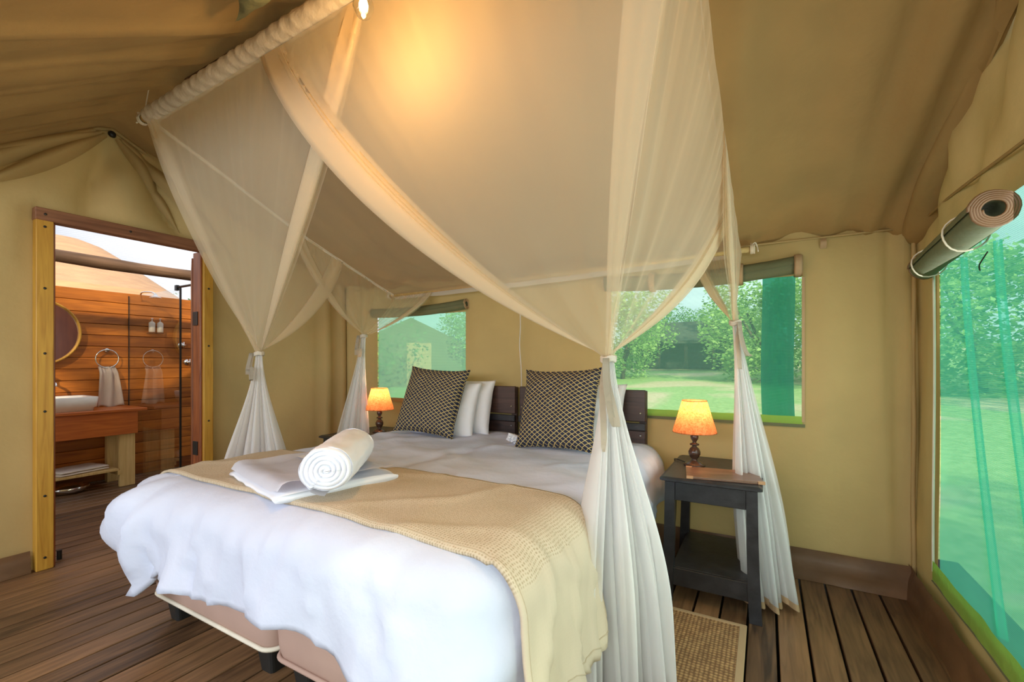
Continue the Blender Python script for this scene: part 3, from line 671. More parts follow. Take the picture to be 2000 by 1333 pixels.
# soap dispensers
for i_, y in enumerate((2.27, 2.345)):
    sd = thing('soap_dispenser', 'wall-mounted white soap dispenser, %s of the pair seen through the shower glass' % ('left' if i_ == 0 else 'right'), 'soap dispenser', (BX, y, 1.50), group='soap dispensers')
    bm = bmesh.new(); lathe(bm, [(.026, 0), (.028, .01), (.028, .10), (.012, .115)], 16, (.05, 0, 0)); obj('bottle', bm, 'bottle', sd, True)
    bm = bmesh.new(); lathe(bm, [(.008, .115), (.008, .14), (.014, .142), (.014, .15)], 10, (.05, 0, 0)); obj('pump', bm, 'metal', sd, True)
    boxo('bracket', (.03, 0, -.008), (.06, .06, .010), 'darkmetal', sd, .001)
# shower
sg = thing('shower_screen', 'tall clear glass shower screen standing out from the plank wall', 'shower screen', (BX, 2.086, 0))
bm = bmesh.new(); grid(bm, 1, 1, lambda a, b: (1.06*a, 0, .01+1.85*b)); obj('glass_pane', bm, 'glass', sg)
boxo('edge_strip', (1.064, 0, .935), (.012, .014, 1.86), 'darkmetal', sg, 0)
boxo('wall_channel', (.006, 0, .935), (.010, .006, 1.86), 'darkmetal', sg, 0)
bm = bmesh.new(); tube(bm, [(.99, 0, 1.875), (1.4, 0, 1.875), (2.05, 0, 1.875)], .011, 8); obj('brace_bar', bm, 'darkmetal', sg, True)
boxo('clamp', (1.0, 0, 1.87), (.04, .025, .05), 'darkmetal', sg, .002)
for y, z, nm in ((2.56, 1.37, 'upper'), (2.62, 1.18, 'lower')):
    st = thing('shower_tap', '%s chrome shower tap on the plank wall right of the glass screen' % nm, 'tap', (BX, y, z))
    bm = bmesh.new(); tube(bm, [(0, 0, 0), (.012, 0, 0), (.014, 0, 0)], .032, 14); obj('flange', bm, 'metal', st, True)
    bm = bmesh.new(); tube(bm, [(.01, 0, 0), (.05, 0, 0), (.07, 0, 0)], .016, 10); obj('stem', bm, 'metal', st, True)
    bm = bmesh.new(); tube(bm, [(.075, -.035, 0), (.075, 0, 0), (.075, .035, 0)], .007, 8); tube(bm, [(.075, 0, -.035), (.075, 0, 0), (.075, 0, .035)], .007, 8); obj('cross_handle', bm, 'metal', st, True)
sh = thing('overhead_shower', 'slim chrome shower arm and head at the top of the plank wall', 'shower head', (BX, 2.20, 1.83))
bm = bmesh.new(); tube(bm, spline([(0, 0, 0), (.12, -.05, .07), (.26, -.02, .07), (.30, .0, .05)], 14), .008, 8); obj('arm', bm, 'metal', sh, True)
bm = bmesh.new(); lathe(bm, [(.012, .05), (.02, .03), (.05, .015), (.05, .005)], 18, (.30, 0, 0)); obj('rose', bm, 'metal', sh, True)

# ------------------------------------------------------------------ outside world
def gz(x, y): return -.35+.05*max(0, math.hypot(x, y)-5)
bm = bmesh.new(); grid(bm, 60, 60, lambda a, b: (lerp(-70, 70, a), lerp(-60, 80, b), gz(lerp(-70, 70, a), lerp(-60, 80, b))))
lawn = struct(obj('ground', bm, 'lawn', smooth=True))
def make_tree(name, h, r, leaves, mat, seed, label, loc, group, low=.25):
    rnd = random.Random(seed)
    root = thing(name, label, 'tree', loc, group=group)
    bm = bmesh.new()
    for k_ in range(3):
        a = rnd.uniform(0, 2*PI); tube(bm, [(0, 0, -.2), (.15*math.cos(a), .15*math.sin(a), h*.25), (.5*r*math.cos(a), .5*r*math.sin(a), h*.7)], .1, 7, lambda t_: .13*(1-.6*t_)*h/5)
    obj('trunk', bm, 'bark', root, True)
    bm = bmesh.new()
    blobs = [(rnd.gauss(0, .42)*r, rnd.gauss(0, .42)*r, h*(low+.12+rnd.random()*(.80-low)), r*rnd.uniform(.26, .48)) for _ in range(26)]
    for k_ in range(leaves):
        bx, by, bz, br = blobs[k_ % len(blobs)]
        v_ = Vector((rnd.gauss(0, 1), rnd.gauss(0, 1), rnd.gauss(0, .75))).normalized()*br*rnd.uniform(.6, 1.05)
        c_ = Vector((bx, by, bz))+v_; s_ = rnd.uniform(.05, .12)*h/5
        q = Matrix.Rotation(rnd.uniform(0, 6.28), 3, 'Z') @ Matrix.Rotation(rnd.uniform(-1.2, 1.2), 3, 'X')
        bm.faces.new([bm.verts.new(c_+q @ Vector(p)*s_) for p in ((-1, -.5, 0), (0, -.8, .1), (1, 0, 0), (0, .8, .1))])
    o = obj('crown', bm, mat, root); o['kind'] = 'stuff'
    return root
def copy_tree(root, loc, rz, sc, label):
    r = root.copy(); C.objects.link(r); r.location = loc; r.rotation_euler = (0, 0, rz); r.scale = (sc, sc, sc); r['label'] = label
    for ch in list(root.children):
        c_ = ch.copy(); C.objects.link(c_); c_.parent = r
    return r
TG = 'trees around the lawn'
tA = make_tree('leafy_tree', 4.2, 2.3, 9000, 'leaf', 3, 'bright green feathery tree at the right edge of the back window view', (.1, 20.7, gz(.1, 20.7)-.1), TG, .05)
tB = make_tree('dense_tree', 3.4, 3.0, 8000, 'leaf2', 5, 'dark green bushy tree behind the grey hut, left of its roof', (-5.9, 31, gz(5.9, 31)-.1), TG, .0)
for i_, (src, x, y, rz, sc, lab) in enumerate([
    (tA, -.9, 27, 1.0, .85, 'light green tree standing just right of the grey hut'),
    (tB, -2.0, 37.5, 2.0, 1.1, 'dark tree rising far behind the right end of the hut roof'),
    (tB, -8.5, 39, 3.0, 1.0, 'dark low tree far behind the left end of the hut roof'),
    (tA, -5.6, 19.9, 4.0, .95, 'feathery tree seen through the net left of the tie'),
    (tB, 4.5, 33, .5, 1.3, 'dark tree far behind the deep green shade strip'),
    (tA, -10.2, 15.5, .9, .7, 'light tree behind the left back window screen'),
    (tB, -15.5, 24, 2.2, 1.1, 'dark tree far beyond the left corner of the left back window'),
    (tA, 3.6, 24.5, 2.5, 1.1, 'bright tree behind the deep green shade strip'),
    (tB, -12.5, 31, 5.0, 1.1, 'dark tree in the distance beyond the left back window'),
    (tA, 5.4, 17.6, .3, 1.05, 'leafy tree at the far top corner of the large side screen'),
    (tB, 10.5, 12.5, 1.3, 1.3, 'dense tree seen in the middle of the large side screen'),
    (tB, 10.5, 20.5, 3.3, 1.2, 'dense tree beyond the far edge of the large side screen'),
    (tA, 8.2, -5.2, 2.3, 1.9, 'unseen leafy tree added past the near end of the side screen to block the sun'),  # out of view, added to stop sun streaks on the back wall
    (tA, 8.2, -.8, 4.3, 1.1, 'unseen leafy tree added to shade the near half of the side screen'),  # out of view, added as a sun blocker for the side screen
    (tA, 5.5, -9.5, 1.3, 1.7, 'unseen leafy tree added to keep the sun out of the open tent side'),  # out of view, added to block low sun at the open front
    (tB, -12.2, 8.2, .7, .9, 'tree showing past the open end of the bathroom wall')]):
    copy_tree(src, (x, y, gz(x, y)-.1), rz, sc, lab)
# thatched hut across the lawn
hut = thing('thatched_hut', 'grey-green thatched hut with dark open front across the lawn', 'hut', (-4.1, 28.2, .85), math.radians(8))
bm = bmesh.new(); R_ = [[bm.verts.new(p) for p in ring] for ring in (
    [(-3.2, -2.6, 1.35), (3.2, -2.6, 1.35), (3.2, 2.6, 1.35), (-3.2, 2.6, 1.35)], [(-3.2, -2.6, 1.5), (3.2, -2.6, 1.5), (3.2, 2.6, 1.5), (-3.2, 2.6, 1.5)], [(-1.9, -.6, 2.45), (1.9, -.6, 2.5), (1.9, .6, 2.5), (-1.9, .6, 2.45)], [(-1.6, -.05, 2.7), (1.6, -.05, 2.75), (1.6, .05, 2.75), (-1.6, .05, 2.7)])]
for a_, b_ in zip(R_, R_[1:]):
    for i_ in range(4): bm.faces.new((a_[i_], a_[(i_+1) % 4], b_[(i_+1) % 4], b_[i_]))
bm.faces.new(list(reversed(R_[0]))); bm.faces.new(R_[-1]); obj('roof', bm, 'hut_roof', hut)
boxo('wall', (0, .6, .70), (5.6, 3.0, 1.40), 'hut_wall', hut, 0)
for x in (-2.9, -1.4, 0, 1.4, 2.9):
    bm = bmesh.new(); tube(bm, [(x, -2.3, 0), (x, -2.3, .7), (x, -2.3, 1.36)], .09, 8); obj('post', bm, 'bark', hut, True)
for x in (-1.2, .6, 2.0): boxo('window', (x, -.92, .8), (.7, .05, .6), 'black', hut, 0)
# second dwelling, faint behind the left back window
ht = thing('neighbour_tent', 'dark canvas tent with a pale door, faint through the left green screen', 'tent', (-12.6, 13.9, .15), math.radians(42))
bm = bmesh.new()
prof = [(-1.9, 0), (-1.9, 1.8), (0, 2.7), (1.9, 1.8), (1.9, 0)]
loft(bm, [[(x, -1.6, z) for x, z in prof], [(x, 1.8, z) for x, z in prof]]); obj('canvas_body', bm, 'canvas_blind', ht)
boxo('door', (.3, -1.62, .9), (.9, .05, 1.7), 'tanroof', ht, 0)
# tan domed roof beyond the bathroom
dm = thing('domed_roof_hut', 'round hut with a smooth tan domed roof rising beyond the bathroom wall', 'hut', (-12.6, 3.35, -.6))
bm = bmesh.new(); lathe(bm, [(3.6, 2.0), (3.6, 2.12), (2.95, 2.62), (2.2, 3.13), (1.55, 3.60), (1.1, 3.95), (.75, 4.18), (.45, 4.30), (.1, 4.34)], 48); obj('roof', bm, 'tanroof', dm, True)
bm = bmesh.new(); lathe(bm, [(2.9, 0), (2.9, 2.1)], 40); obj('wall', bm, 'hut_wall', dm, True)

# ------------------------------------------------------------------ beds
BXL, BXM, BXR, BY0, BY1 = -2.47, -1.56, -.64, .985, 2.84
def rbox(bm, x0, x1, y0, y1, z0, z1, r=.06, puff=.0, seed=0):
    R = []
    n = 12
    for k_ in range(n+1):
        f_ = k_/n; z = lerp(z0, z1, f_); e = min(f_, 1-f_)*n/2.5; ins = r*.10*(1-min(1, e))**2
        o_ = puff*math.sin(PI*f_)
        cx, cy = (x0+x1)/2, (y0+y1)/2
        R.append([(cx+p[0]+.004*nz(p[0]*6, p[1]*6, f_*5+seed), cy+p[1]+.004*nz(p[0]*7, p[1]*5, f_*4+9), z) for p in ringrect((x1-x0)/2-ins+o_, (y1-y0)/2-ins+o_, 0, r, 6)])
    loft(bm, R)
for i_, (xa, xb, lab) in enumerate(((BXL, BXM-.008, 'left twin bed base in dusty pink fabric with cream piping and dark headboard'), (BXM+.008, BXR, 'right twin bed base in dusty pink fabric with dark headboard, beside the black table'))):
    bd = thing('bed', lab, 'bed', ((xa+xb)/2, (BY0+BY1)/2, 0), group='twin beds pushed together')
    hx = (xb-xa)/2; hy = (BY1-BY0)/2
    bm = bmesh.new(); rbox(bm, -hx, hx, -hy, hy, .115, .40, .06, .006, i_); bse_ = obj('base', bm, 'basepink', bd, True)
    bm = bmesh.new(); rbox(bm, -hx+.01, hx-.01, -hy+.01, hy-.01, .402, .60, .07, .004, i_+3); obj('mattress', bm, 'linen', bd, True)
    bm = bmesh.new(); rr_ = ringrect(hx+.001, hy+.001, .119+0*i_, .06, 6); tube(bm, rr_+[rr_[0]], .009, 6, cap=False); obj('piping', bm, 'piping' if i_ == 0 else 'basepink', bse_, True)
    for x in (-hx+.11, hx-.09):
        for y in (-hy+.075, hy-.12):
            bm = bmesh.new(); loft(bm, [ringrect(.036, .036, 0, .015, 3), ringrect(.052, .052, .115, .018, 3)]); o = obj('leg', bm, 'legplastic', bd); o.location = (x, y, 0)
    # headboard: end posts, boards with dark gap
    for x in (-hx+.02, hx-.03): boxo('post', (x, hy+.03, .50), (.045, .03, 1.0), 'headboard', bd, .003)
    for z, hgt in ((.905, .20), (.60, .30)): boxo('headboard_panel', (0, hy+.005, z), (2*hx-.02, .022, hgt), 'headboard', bd, .004)
    boxo('batten', (0, hy-.01, .775), (2*hx-.015, .02, .045), 'black', bd, .003)
    for x in (-hx+.03, hx-.04):
        for z in (.86, .72):
            bm = bmesh.new(); lathe(bm, [(.007, 0), (.004, .004)], 8); o = obj('screw', bm, 'metal', bd); o.location = (x, hy-.008, z); o.rotation_euler = (PI/2, 0, 0)

# duvet: rounded drape following the bed outline
DXL, DXR, DY = -2.40, -.68, 1.02
RD = .14; TOPZ = .665
path = []  # (point, outward normal, arc)
def build_path():
    r = .10; out = []
    n_ = 46
    for k_ in range(n_): out.append(((DXL, lerp(2.83, DY+r, k_/n_)), (-1, 0)))
    for k_ in range(9):
        a = PI+PI/2*k_/8; out.append(((DXL+r+r*math.cos(a), DY+r+r*math.sin(a)), (math.cos(a), math.sin(a))))
    for k_ in range(1, 44): out.append(((lerp(DXL+r, DXR-r, k_/44), DY), (0, -1)))
    for k_ in range(9):
        a = 1.5*PI+PI/2*k_/8; out.append(((DXR-r+r*math.cos(a), DY+r+r*math.sin(a)), (math.cos(a), math.sin(a))))
    for k_ in range(1, n_+1): out.append(((DXR, lerp(DY+r, 2.83, k_/n_)), (1, 0)))
    return out
path = build_path()
def topz(x, y):
    z = TOPZ+.012*fbm(x*2.1, y*2.1, 3)+.006*nz(x*6+y*5, y*2-x*2, 1)-.014*math.exp(-((x-BXM-.04*math.sin(y*3))/.05)**2)*sstep(1.0, 1.7, y)
    z += .020*(1-abs(nz(x*1.6+y*.7+4, y*2.6-x*.8, 9))*2.2)**3*.5
    z += .008*math.sin((x*.6+y)*14+nz(x*3, y*3, 2)*3)*sstep(1.5, 1.9, y)*.6
    return z
def drape(x0, y0, nx, ny, e, flare, amp, seed):
    """point at arc distance e beyond the top outline"""
    q = min(e/RD, PI/2); o_ = RD*math.sin(q); d = RD*(1-math.cos(q)); rest = max(0, e-RD*PI/2)
    o_ += rest*flare; d += rest*math.sqrt(max(.1, 1-flare*flare))
    sd = x0*3+y0*3
    o_ += amp*rest*(1.4*nz(sd*1.9, d*1.1, seed)+.7*math.sin(sd*4+3*nz(sd, d*2, 5))) + .010*nz(sd*5, d*7, 2)*min(1, e/.1)
    rg_ = max(0, 1-abs(nz(sd*1.55+d*1.2, d*1.9, seed+11))*5)**2+.7*max(0, 1-abs(nz(sd*2.6-d*1.6, d*2.4, seed+17))*5)**2
    o_ += .024*rg_*min(1, e/.25)
    return Vector((x0+nx*o_, y0+ny*o_, topz(x0, y0)-d))
def hem(i, n):
    (x, y), (nx, ny) = path[i]
    if ny < -.99: h = lerp(.40, .44, (x-DXL)/(DXR-DXL))+.02*math.sin(x*6)+.015*nz(x*4, 0, 0)
    elif abs(nx) > .99: h = .42-.05*sstep(2.1, 2.7, y)+.02*math.sin(y*5)
    else: h = .42
    cl = math.exp(-(((x-DXL)**2+(y-DY)**2)/.03)); cr_ = math.exp(-(((x-DXR)**2+(y-DY)**2)/.03))
    return h+.15*cl+.02*cr_, cl, cr_
bm = bmesh.new(); n_ = len(path); NR = 22; NT = 44
V = []
for i_ in range(n_):
    (x, y), (nx, ny) = path[i_]; h, cl, cr_ = hem(i_, n_); col_ = []
    # towards the spine of the bed
    cx = (DXL+DXR)/2; cy = min(max(y, DY+.75), 2.83)
    for k_ in range(NT):
        f_ = k_/NT; px_, py_ = lerp(cx, x, f_), lerp(cy, y, f_); col_.append(Vector((px_, py_, topz(px_, py_))))
    for k_ in range(NR+1):
        e = h*k_/NR
        fl = .10+.12*cl+.06*cr_
        p = drape(x, y, nx, ny, e, fl, .11, 4)
        if cl > .05:
            ee = e/h; p.z -= .0; p += Vector((nx, ny, 0))*.095*cl*math.sin(PI*min(1, ee/.9))+Vector((.12, .06, 0))*cl*sstep(.55, 1.0, ee)  # corner tucks back under
            p += Vector((nx, ny, 0))*.035*cl*math.sin(ee*9+i_*1.3)
        col_.append(p)
    V.append([bm.verts.new(p) for p in col_])
for a_, b_ in zip(V, V[1:]):
    for k_ in range(len(a_)-1):
        try: bm.faces.new((a_[k_], a_[k_+1], b_[k_+1], b_[k_]))
        except ValueError: pass
# centre and head-side strip
sp_ = [v_[0] for v_ in V]
bmesh.ops.remove_doubles(bm, verts=bm.verts, dist=.0015)
bmesh.ops.recalc_face_normals(bm, faces=bm.faces[:]); bm.normal_update()
if sum(f.normal.z*f.calc_area() for f in bm.faces) < 0: bmesh.ops.reverse_faces(bm, faces=bm.faces[:])
o = obj('duvet', bm, 'linen', smooth=True); tag(o, 'white duvet draped over both beds, bunched at the foot corners', 'duvet')
md = o.modifiers.new('s', 'SOLIDIFY'); md.thickness = .018; md.offset = -1
# knitted runner over the foot end
def runner_pt(a, b, lift=.012):
    Ltop = DXR-DXL; eL, eR = .16, .50; tot = eL+Ltop+eR; s_ = a*tot
    bb = b
    y = lerp(1.025, 1.60, bb)
    if s_ < eL: x, e, nx = DXL, eL-s_, -1
    elif s_ < eL+Ltop: x, e, nx = DXL+s_-eL, 0, 0
    else: x, e, nx = DXR, s_-eL-Ltop, 1
    # slightly skewed across the bed and slanting as it falls
    y -= .04*(x-DXL)/Ltop + (.20*e if nx > 0 else 0)
    if nx > 0: y = y+.08*e*(1-b)
    p = drape(x, y, nx, 0, e, .13, .07, 4) if nx else Vector((x, y, topz(x, y)))
    # the foot edge rolls over the rounded top
    ov = max(0, DY+.02-y)
    if ov > 0 and e < .05: p.z -= ov*ov/(2*RD)*1.2
    if nx > 0 and y < DY+.1: p.x += .0
    n = Vector((nx*min(1, e/.15), 0, max(0, 1-e/.2))) if nx else Vector((0, 0, 1))
    return p+n.normalized()*(lift+.012*(nx > 0)*min(1, e*4))
bm = bmesh.new(); grid(bm, 130, 30, runner_pt, uvfn=lambda a, b: (a, b*.25))
outward(bm, (BXM, 1.3, .1)); o = obj('bed_runner', bm, 'knit', smooth=True); tag(o, 'beige knitted runner laid across the foot of the bed', 'bed runner')
md = o.modifiers.new('s', 'SOLIDIFY'); md.thickness = .010; md.offset = 0
for b0 in (.03, .97):
    bm = bmesh.new(); tube(bm, [Vector(runner_pt(k_/120, b0, .0165)) for k_ in range(121)], .002, 5); h_ = obj('hem', bm, 'knit', o, True)
bm = bmesh.new(); tube(bm, [Vector(runner_pt(.985, k_/30, .018)) for k_ in range(31)], .002, 5); obj('hem', bm, 'knit', o, True)

# towels on the runner
def towel_fold():
    bm = bmesh.new(); folded(bm, .50, .46, 1, .036, .010, 3)
    return bm
tz = .677
ft = tag(empty('folded_towel', (-1.70, 1.265, tz), math.radians(-14)), 'white towel folded flat on the beige runner, under the rolled towel', 'towel')
bm = bmesh.new(); folded(bm, .56, .50, 1, .030, .012, 3); bmesh.ops.recalc_face_normals(bm, faces=bm.faces[:]); obj('lower_fold', bm, 'towel', ft, True)
def upper(a, b):
    x = (a-.5)*.56; y = lerp(-.245, .22, b); edge = (1-sstep(0, .06, b))
    z = .052+.008*fbm(x*6, y*6, 3)-.022*edge*edge+.012*math.exp(-((y+.20)/.05)**2)+.014*sstep(.2, .28, x)+.014*sstep(-.2, -.28, x)*math.sin(b*3)
    return (x+.012*nz(y*8, 1, 1), y+.010*nz(x*6, 2, 2), z)
bm = bmesh.new(); grid(bm, 40, 30, upper); bmesh.ops.solidify(bm, geom=bm.faces[:], thickness=.024); bmesh.ops.recalc_face_normals(bm, faces=bm.faces[:]); o = obj('upper_fold', bm, 'towel', ft, True); md = o.modifiers.new('e', 'EDGE_SPLIT'); md.split_angle = .9
bm = bmesh.new(); grid(bm, 30, 4, lambda a, b: ((a-.5)*.55, lerp(.02, .055, b), .0575+.008*fbm((a-.5)*3.4, lerp(.02, .055, b)*6, 3)+.002)); obj('woven_band', bm, 'pillow', ft, True)
# rolled towel
A = Vector((-1.345, 1.05, .80)); B = Vector((-1.60, 1.39, .805)); d = (B-A).normalized(); s_ = d.cross(Vector((0, 0, 1))).normalized(); u_ = s_.cross(d)
rt = thing('rolled_towel', 'white towel rolled tight, lying on top of the folded towel', 'towel', (0, 0, 0))
Lr = (B-A).length; Rr = .087
def rollt(a, b):
    th = a*2*PI; q = b*1.6
    wob = 1+.035*math.sin(2*th+1)+.03*nz(math.cos(th)*1.5, math.sin(th)*1.5, b*3)
    R_ = (Rr+.010*((th/(2*PI)+.35) % 1.0)-.004)*wob
    if q < .5 or q > 1.1:
        f = q/.5 if q < .5 else (1.6-q)/.5; rho = R_*f
        t_ = (rho/.0165-th/(2*PI)) % 1.0; dist = min(t_, 1-t_)
        g = .012*math.exp(-(dist/.13)**2)*min(1, f*8)*(1 if f < .97 else .3)
        dome = .016*(1-f**2)+.006*nz(rho*30, th, 1)-g-.010*max(0, f-.88)/.12
        p = (A-d*dome) if q < .5 else (B+d*dome)
    else:
        f = (q-.5)/.6; rho = R_*(1-.05*abs(2*f-1)**6)+.004*nz(f*5, math.cos(th)*3, math.sin(th)*3); p = A.lerp(B, f)+d*.010*(1 if f == 0 else 0)
    return p+s_*rho*math.cos(th)*1.03+u_*rho*math.sin(th)*.95
bm = bmesh.new(); grid(bm, 96, 160, rollt); bmesh.ops.remove_doubles(bm, verts=bm.verts, dist=.0002); bmesh.ops.recalc_face_normals(bm, faces=bm.faces[:]); obj('rolled_cloth', bm, 'towel', rt, True)
bm = bmesh.new(); grid(bm, 6, 20, lambda a, b: A.lerp(B, .01+.98*b)+s_*(Rr+.004)*math.cos(-2.2+a*.55)*1.08+u_*(Rr+.006)*math.sin(-2.2+a*.55)); bmesh.ops.solidify(bm, geom=bm.faces[:], thickness=.010); o = obj('loose_edge', bm, 'towel', rt, True); md = o.modifiers.new('e', 'EDGE_SPLIT'); md.split_angle = .8

# pillows and cushions
def pillow(w, h, th, seed, ear=.06, name='pillow', mat='pillow', flat=0):
    bm = bmesh.new(); n = 30
    for side in (-1, 1):
        def f(a, b):
            x = 2*a-1; y = 2*b-1
            e = max(0, (1-abs(x)**2.6))*max(0, (1-abs(y)**2.6)); t_ = th/2*e**.5
            px = x*w/2*(1-ear*(1-abs(y)**3)*abs(x)**3*1.0); pz = y*h/2*(1-ear*(1-abs(x)**3)*abs(y)**3)
            wr = .013*fbm(x*3+seed, y*3, seed)+.006*nz(x*9, y*9, seed)
            rad = 1-sstep(.6, 1, max(abs(x), abs(y)))
            return (px, side*(t_+wr*(.4+rad)*e**.3), pz)
        grid(bm, n, n, f)
    bmesh.ops.remove_doubles(bm, verts=bm.verts, dist=.0015)
    bmesh.ops.recalc_face_normals(bm, faces=bm.faces[:])
    return bm
def place(name, bm, mat, loc, rot, label, cat, group=None):
    o = obj(name, bm, mat, smooth=True); o.location = loc; o.rotation_euler = [math.radians(k_) for k_ in rot]; return tag(o, label, cat, group)
PZ = .66
place('pillow', pillow(.60, .42, .16, 1), 'pillow', (-2.02, 2.745, .845), (-14, 0, 2), 'white pillow against the left headboard, rearmost behind the left cushion', 'pillow', 'white pillows')
place('pillow', pillow(.58, .42, .15, 2), 'pillow', (-2.06, 2.615, .84), (-18, 1, 4), 'white pillow directly behind the left patterned cushion', 'pillow', 'white pillows')
place('pillow', pillow(.62, .41, .16, 3), 'pillow', (-1.06, 2.745, .845), (-14, 0, -1), 'white pillow against the right headboard, rearmost behind the right cushion', 'pillow', 'white pillows')
place('pillow', pillow(.60, .41, .15, 4), 'pillow', (-1.07, 2.61, .84), (-19, 0, -2), 'white pillow directly behind the right patterned cushion', 'pillow', 'white pillows')
def cushion(loc, rot, seed, label):
    o = place('cushion', pillow(.51, .50, .17, seed, .09), 'scales', loc, rot, label, 'cushion', 'patterned cushions')
    bm = bmesh.new(); pts_ = []
    for q in range(4):
        for k_ in range(12):
            f_ = k_/12*2-1; w_, h_ = .255, .25
            e_ = .09*(1-abs(f_)**3)
            pts_.append({0: (f_*w_, 0, -h_*(1-e_)), 1: (w_*(1-e_), 0, f_*h_), 2: (-f_*w_, 0, h_*(1-e_)), 3: (-w_*(1-e_), 0, -f_*h_)}[q])
    tube(bm, pts_+[pts_[0]], .0045, 6, cap=False); obj('piping', bm, 'scales', o, True)
    return o
cushion((-2.075, 2.50, .905), (-22, 3, 3), 7, 'navy and mustard scale-patterned cushion, the left one, standing before white pillows')
cushion((-1.075, 2.45, .905), (-20, -2, -3), 8, 'navy and mustard scale-patterned cushion, the right one, partly behind the net')
bm = bmesh.new(); 
place('pillowcase_corner', pillow(.11, .07, .035, 12), 'pillow', (-1.375, 2.47, .695), (40, 20, 30), 'small white pillowcase corner sticking out left of the right cushion', 'pillowcase')

# ------------------------------------------------------------------ side tables
def side_table(loc, label):
    t_ = thing('side_table', label, 'side table', loc, group='black bedside tables')
    bm = bmesh.new(); loft(bm, [ringrect(.205, .290, .597, .01, 2), ringrect(.222, .306, .603, .012, 2), ringrect(.222, .306, .613, .012, 2), ringrect(.208, .292, .620, .01, 2)]); obj('tabletop', bm, 'black', t_)
    for sx in (-1, 1):
        for sy in (-1, 1):
            bm = bmesh.new()
            def sec(z, cx, cy, w_): return [(cx-w_, cy-w_*.8, z), (cx+w_, cy-w_*.8, z), (cx+w_, cy+w_*.8, z), (cx-w_, cy+w_*.8, z)]
            loft(bm, [sec(z, sx*(.178+.016*(1-z/.6)**2), sy*(.255+.012*(1-z/.6)**2), .026-.003*(z/.6)) for z in (0, .1, .2, .35, .597)])
            obj('leg', bm, 'black', t_)
    for sy in (-1, 1): boxo('apron', (0, sy*.258, .55), (.31, .02, .092), 'black', t_, .002)
    for sx in (-1, 1): boxo('apron', (sx*.182, 0, .55), (.02, .46, .092), 'black', t_, .002)
    boxo('shelf', (0, 0, .165), (.345, .51, .018), 'black', t_, .002)
    for sy in (-1, 1): boxo('shelf_rail', (0, sy*.262, .13), (.33, .02, .085), 'black', t_, .002)
    return t_
side_table((-.232, 2.575, 0), 'worn black wooden side table with lower shelf, right of the bed')
side_table((-2.76, 2.56, 0), 'black side table at the far left of the bed, mostly hidden')
def lamp(loc, label):
    l_ = thing('table_lamp', label, 'lamp', loc, group='bedside lamps')
    bm = bmesh.new(); lathe(bm, [(.055, 0), (.055, .008), (.045, .014), (.020, .026), (.014, .036), (.022, .046), (.030, .062), (.031, .075), (.024, .092), (.012, .104), (.011, .108), (.024, .112), (.024, .118), (.010, .124), (.010, .130), (.019, .145), (.021, .158), (.014, .175), (.009, .185), (.009, .20)], 28); obj('turned_base', bm, 'turned', l_, True)
    bm = bmesh.new(); n_ = 40
    loft(bm, [[(r*math.cos(2*PI*i/n_), r*math.sin(2*PI*i/n_), z) for i in range(n_)] for r, z in ((.112, .182), (.108, .20), (.085, .275), (.063, .352))], False, False); shd_ = obj('shade', bm, 'shade', l_, True)
    for r, z in ((.112, .182), (.063, .352)):
        bm = bmesh.new(); tube(bm, [(r*math.cos(2*PI*i/n_), r*math.sin(2*PI*i/n_), z) for i in range(n_+1)], .0018, 5, cap=False); obj('shade_rim', bm, 'shade', shd_, True)
    bm = bmesh.new(); lathe(bm, [(.010, .20), (.012, .215), (.024, .24), (.026, .26), (.015, .28), (.003, .285)], 14); obj('bulb', bm, 'bulb_small', l_, True)
    pl_ = bpy.data.lights.new('bulb_light', 'POINT'); pl_.energy = 2.3; pl_.color = (1, .50, .20); pl_.shadow_soft_size = .03
    lo = bpy.data.objects.new('bulb_light', pl_); C.objects.link(lo); lo.parent = l_; lo.location = (0, 0, .305)
    return l_
lamp((-.335, 2.60, .620), 'turned dark table lamp with a glowing tan shade, on the right side table')
lamp((-2.69, 2.60, .620), 'turned dark table lamp with a glowing orange shade, left of the bed beyond the pillows')
bm = bmesh.new(); tube(bm, spline([(-.38, 2.62, .626), (-.41, 2.66, .627), (-.45, 2.70, .625), (-.46, 2.74, .60), (-.46, 2.78, .45), (-.47, 2.80, .2), (-.50, 2.76, .01)], 40), .003, 6); tag(obj('lamp_cable', bm, 'cable', smooth=True), 'black lamp cable running over the rear edge of the right side table', 'cable')
bm = bmesh.new(); tube(bm, spline([(-.50, 2.76, .008), (-.56, 2.62, .008), (-.50, 2.50, .008), (-.58, 2.42, .008), (-.50, 2.36, .008), (-.44, 2.44, .008)], 50), .0035, 6); tag(obj('floor_cable', bm, 'cable', smooth=True), 'black cable looped on the deck between bed and side table', 'cable')
# menu folder
mf = thing('menu_folder', 'brown hardbacked folder with copper corners, flat on the right side table', 'folder', (-.185, 2.42, .6205), math.radians(9))
boxo('cover', (0, 0, .010), (.33, .22, .005), 'menu', mf, .001); boxo('back_cover', (.004, .003, .003), (.33, .22, .005), 'menu', mf, .001)
boxo('pages', (.002, .002, .0065), (.318, .21, .003), 'piping', mf, 0)
for x, y in ((-.15, -.105), (.155, -.105), (-.15, .105), (.155, .105)): boxo('corner_clip', (x, y, .0075), (.03, .014, .014), 'copper', mf, .001)

# rug
rg = thing('sisal_rug', 'natural sisal rug with a stitched border, beside the bed on the right', 'rug', (-.34, 1.55, 0))
bm = bmesh.new(); box(bm, (0, 0, .007), (.49, 1.34, .010), .003); obj('woven_field', bm, 'sisal', rg)
for sx in (-1, 1): boxo('border', (sx*.254, 0, .0075), (.030, 1.38, .013), 'hem', rg, .003)
for sy in (-1, 1): boxo('border', (0, sy*.678, .0076), (.50, .022, .0132), 'hem', rg, .003)

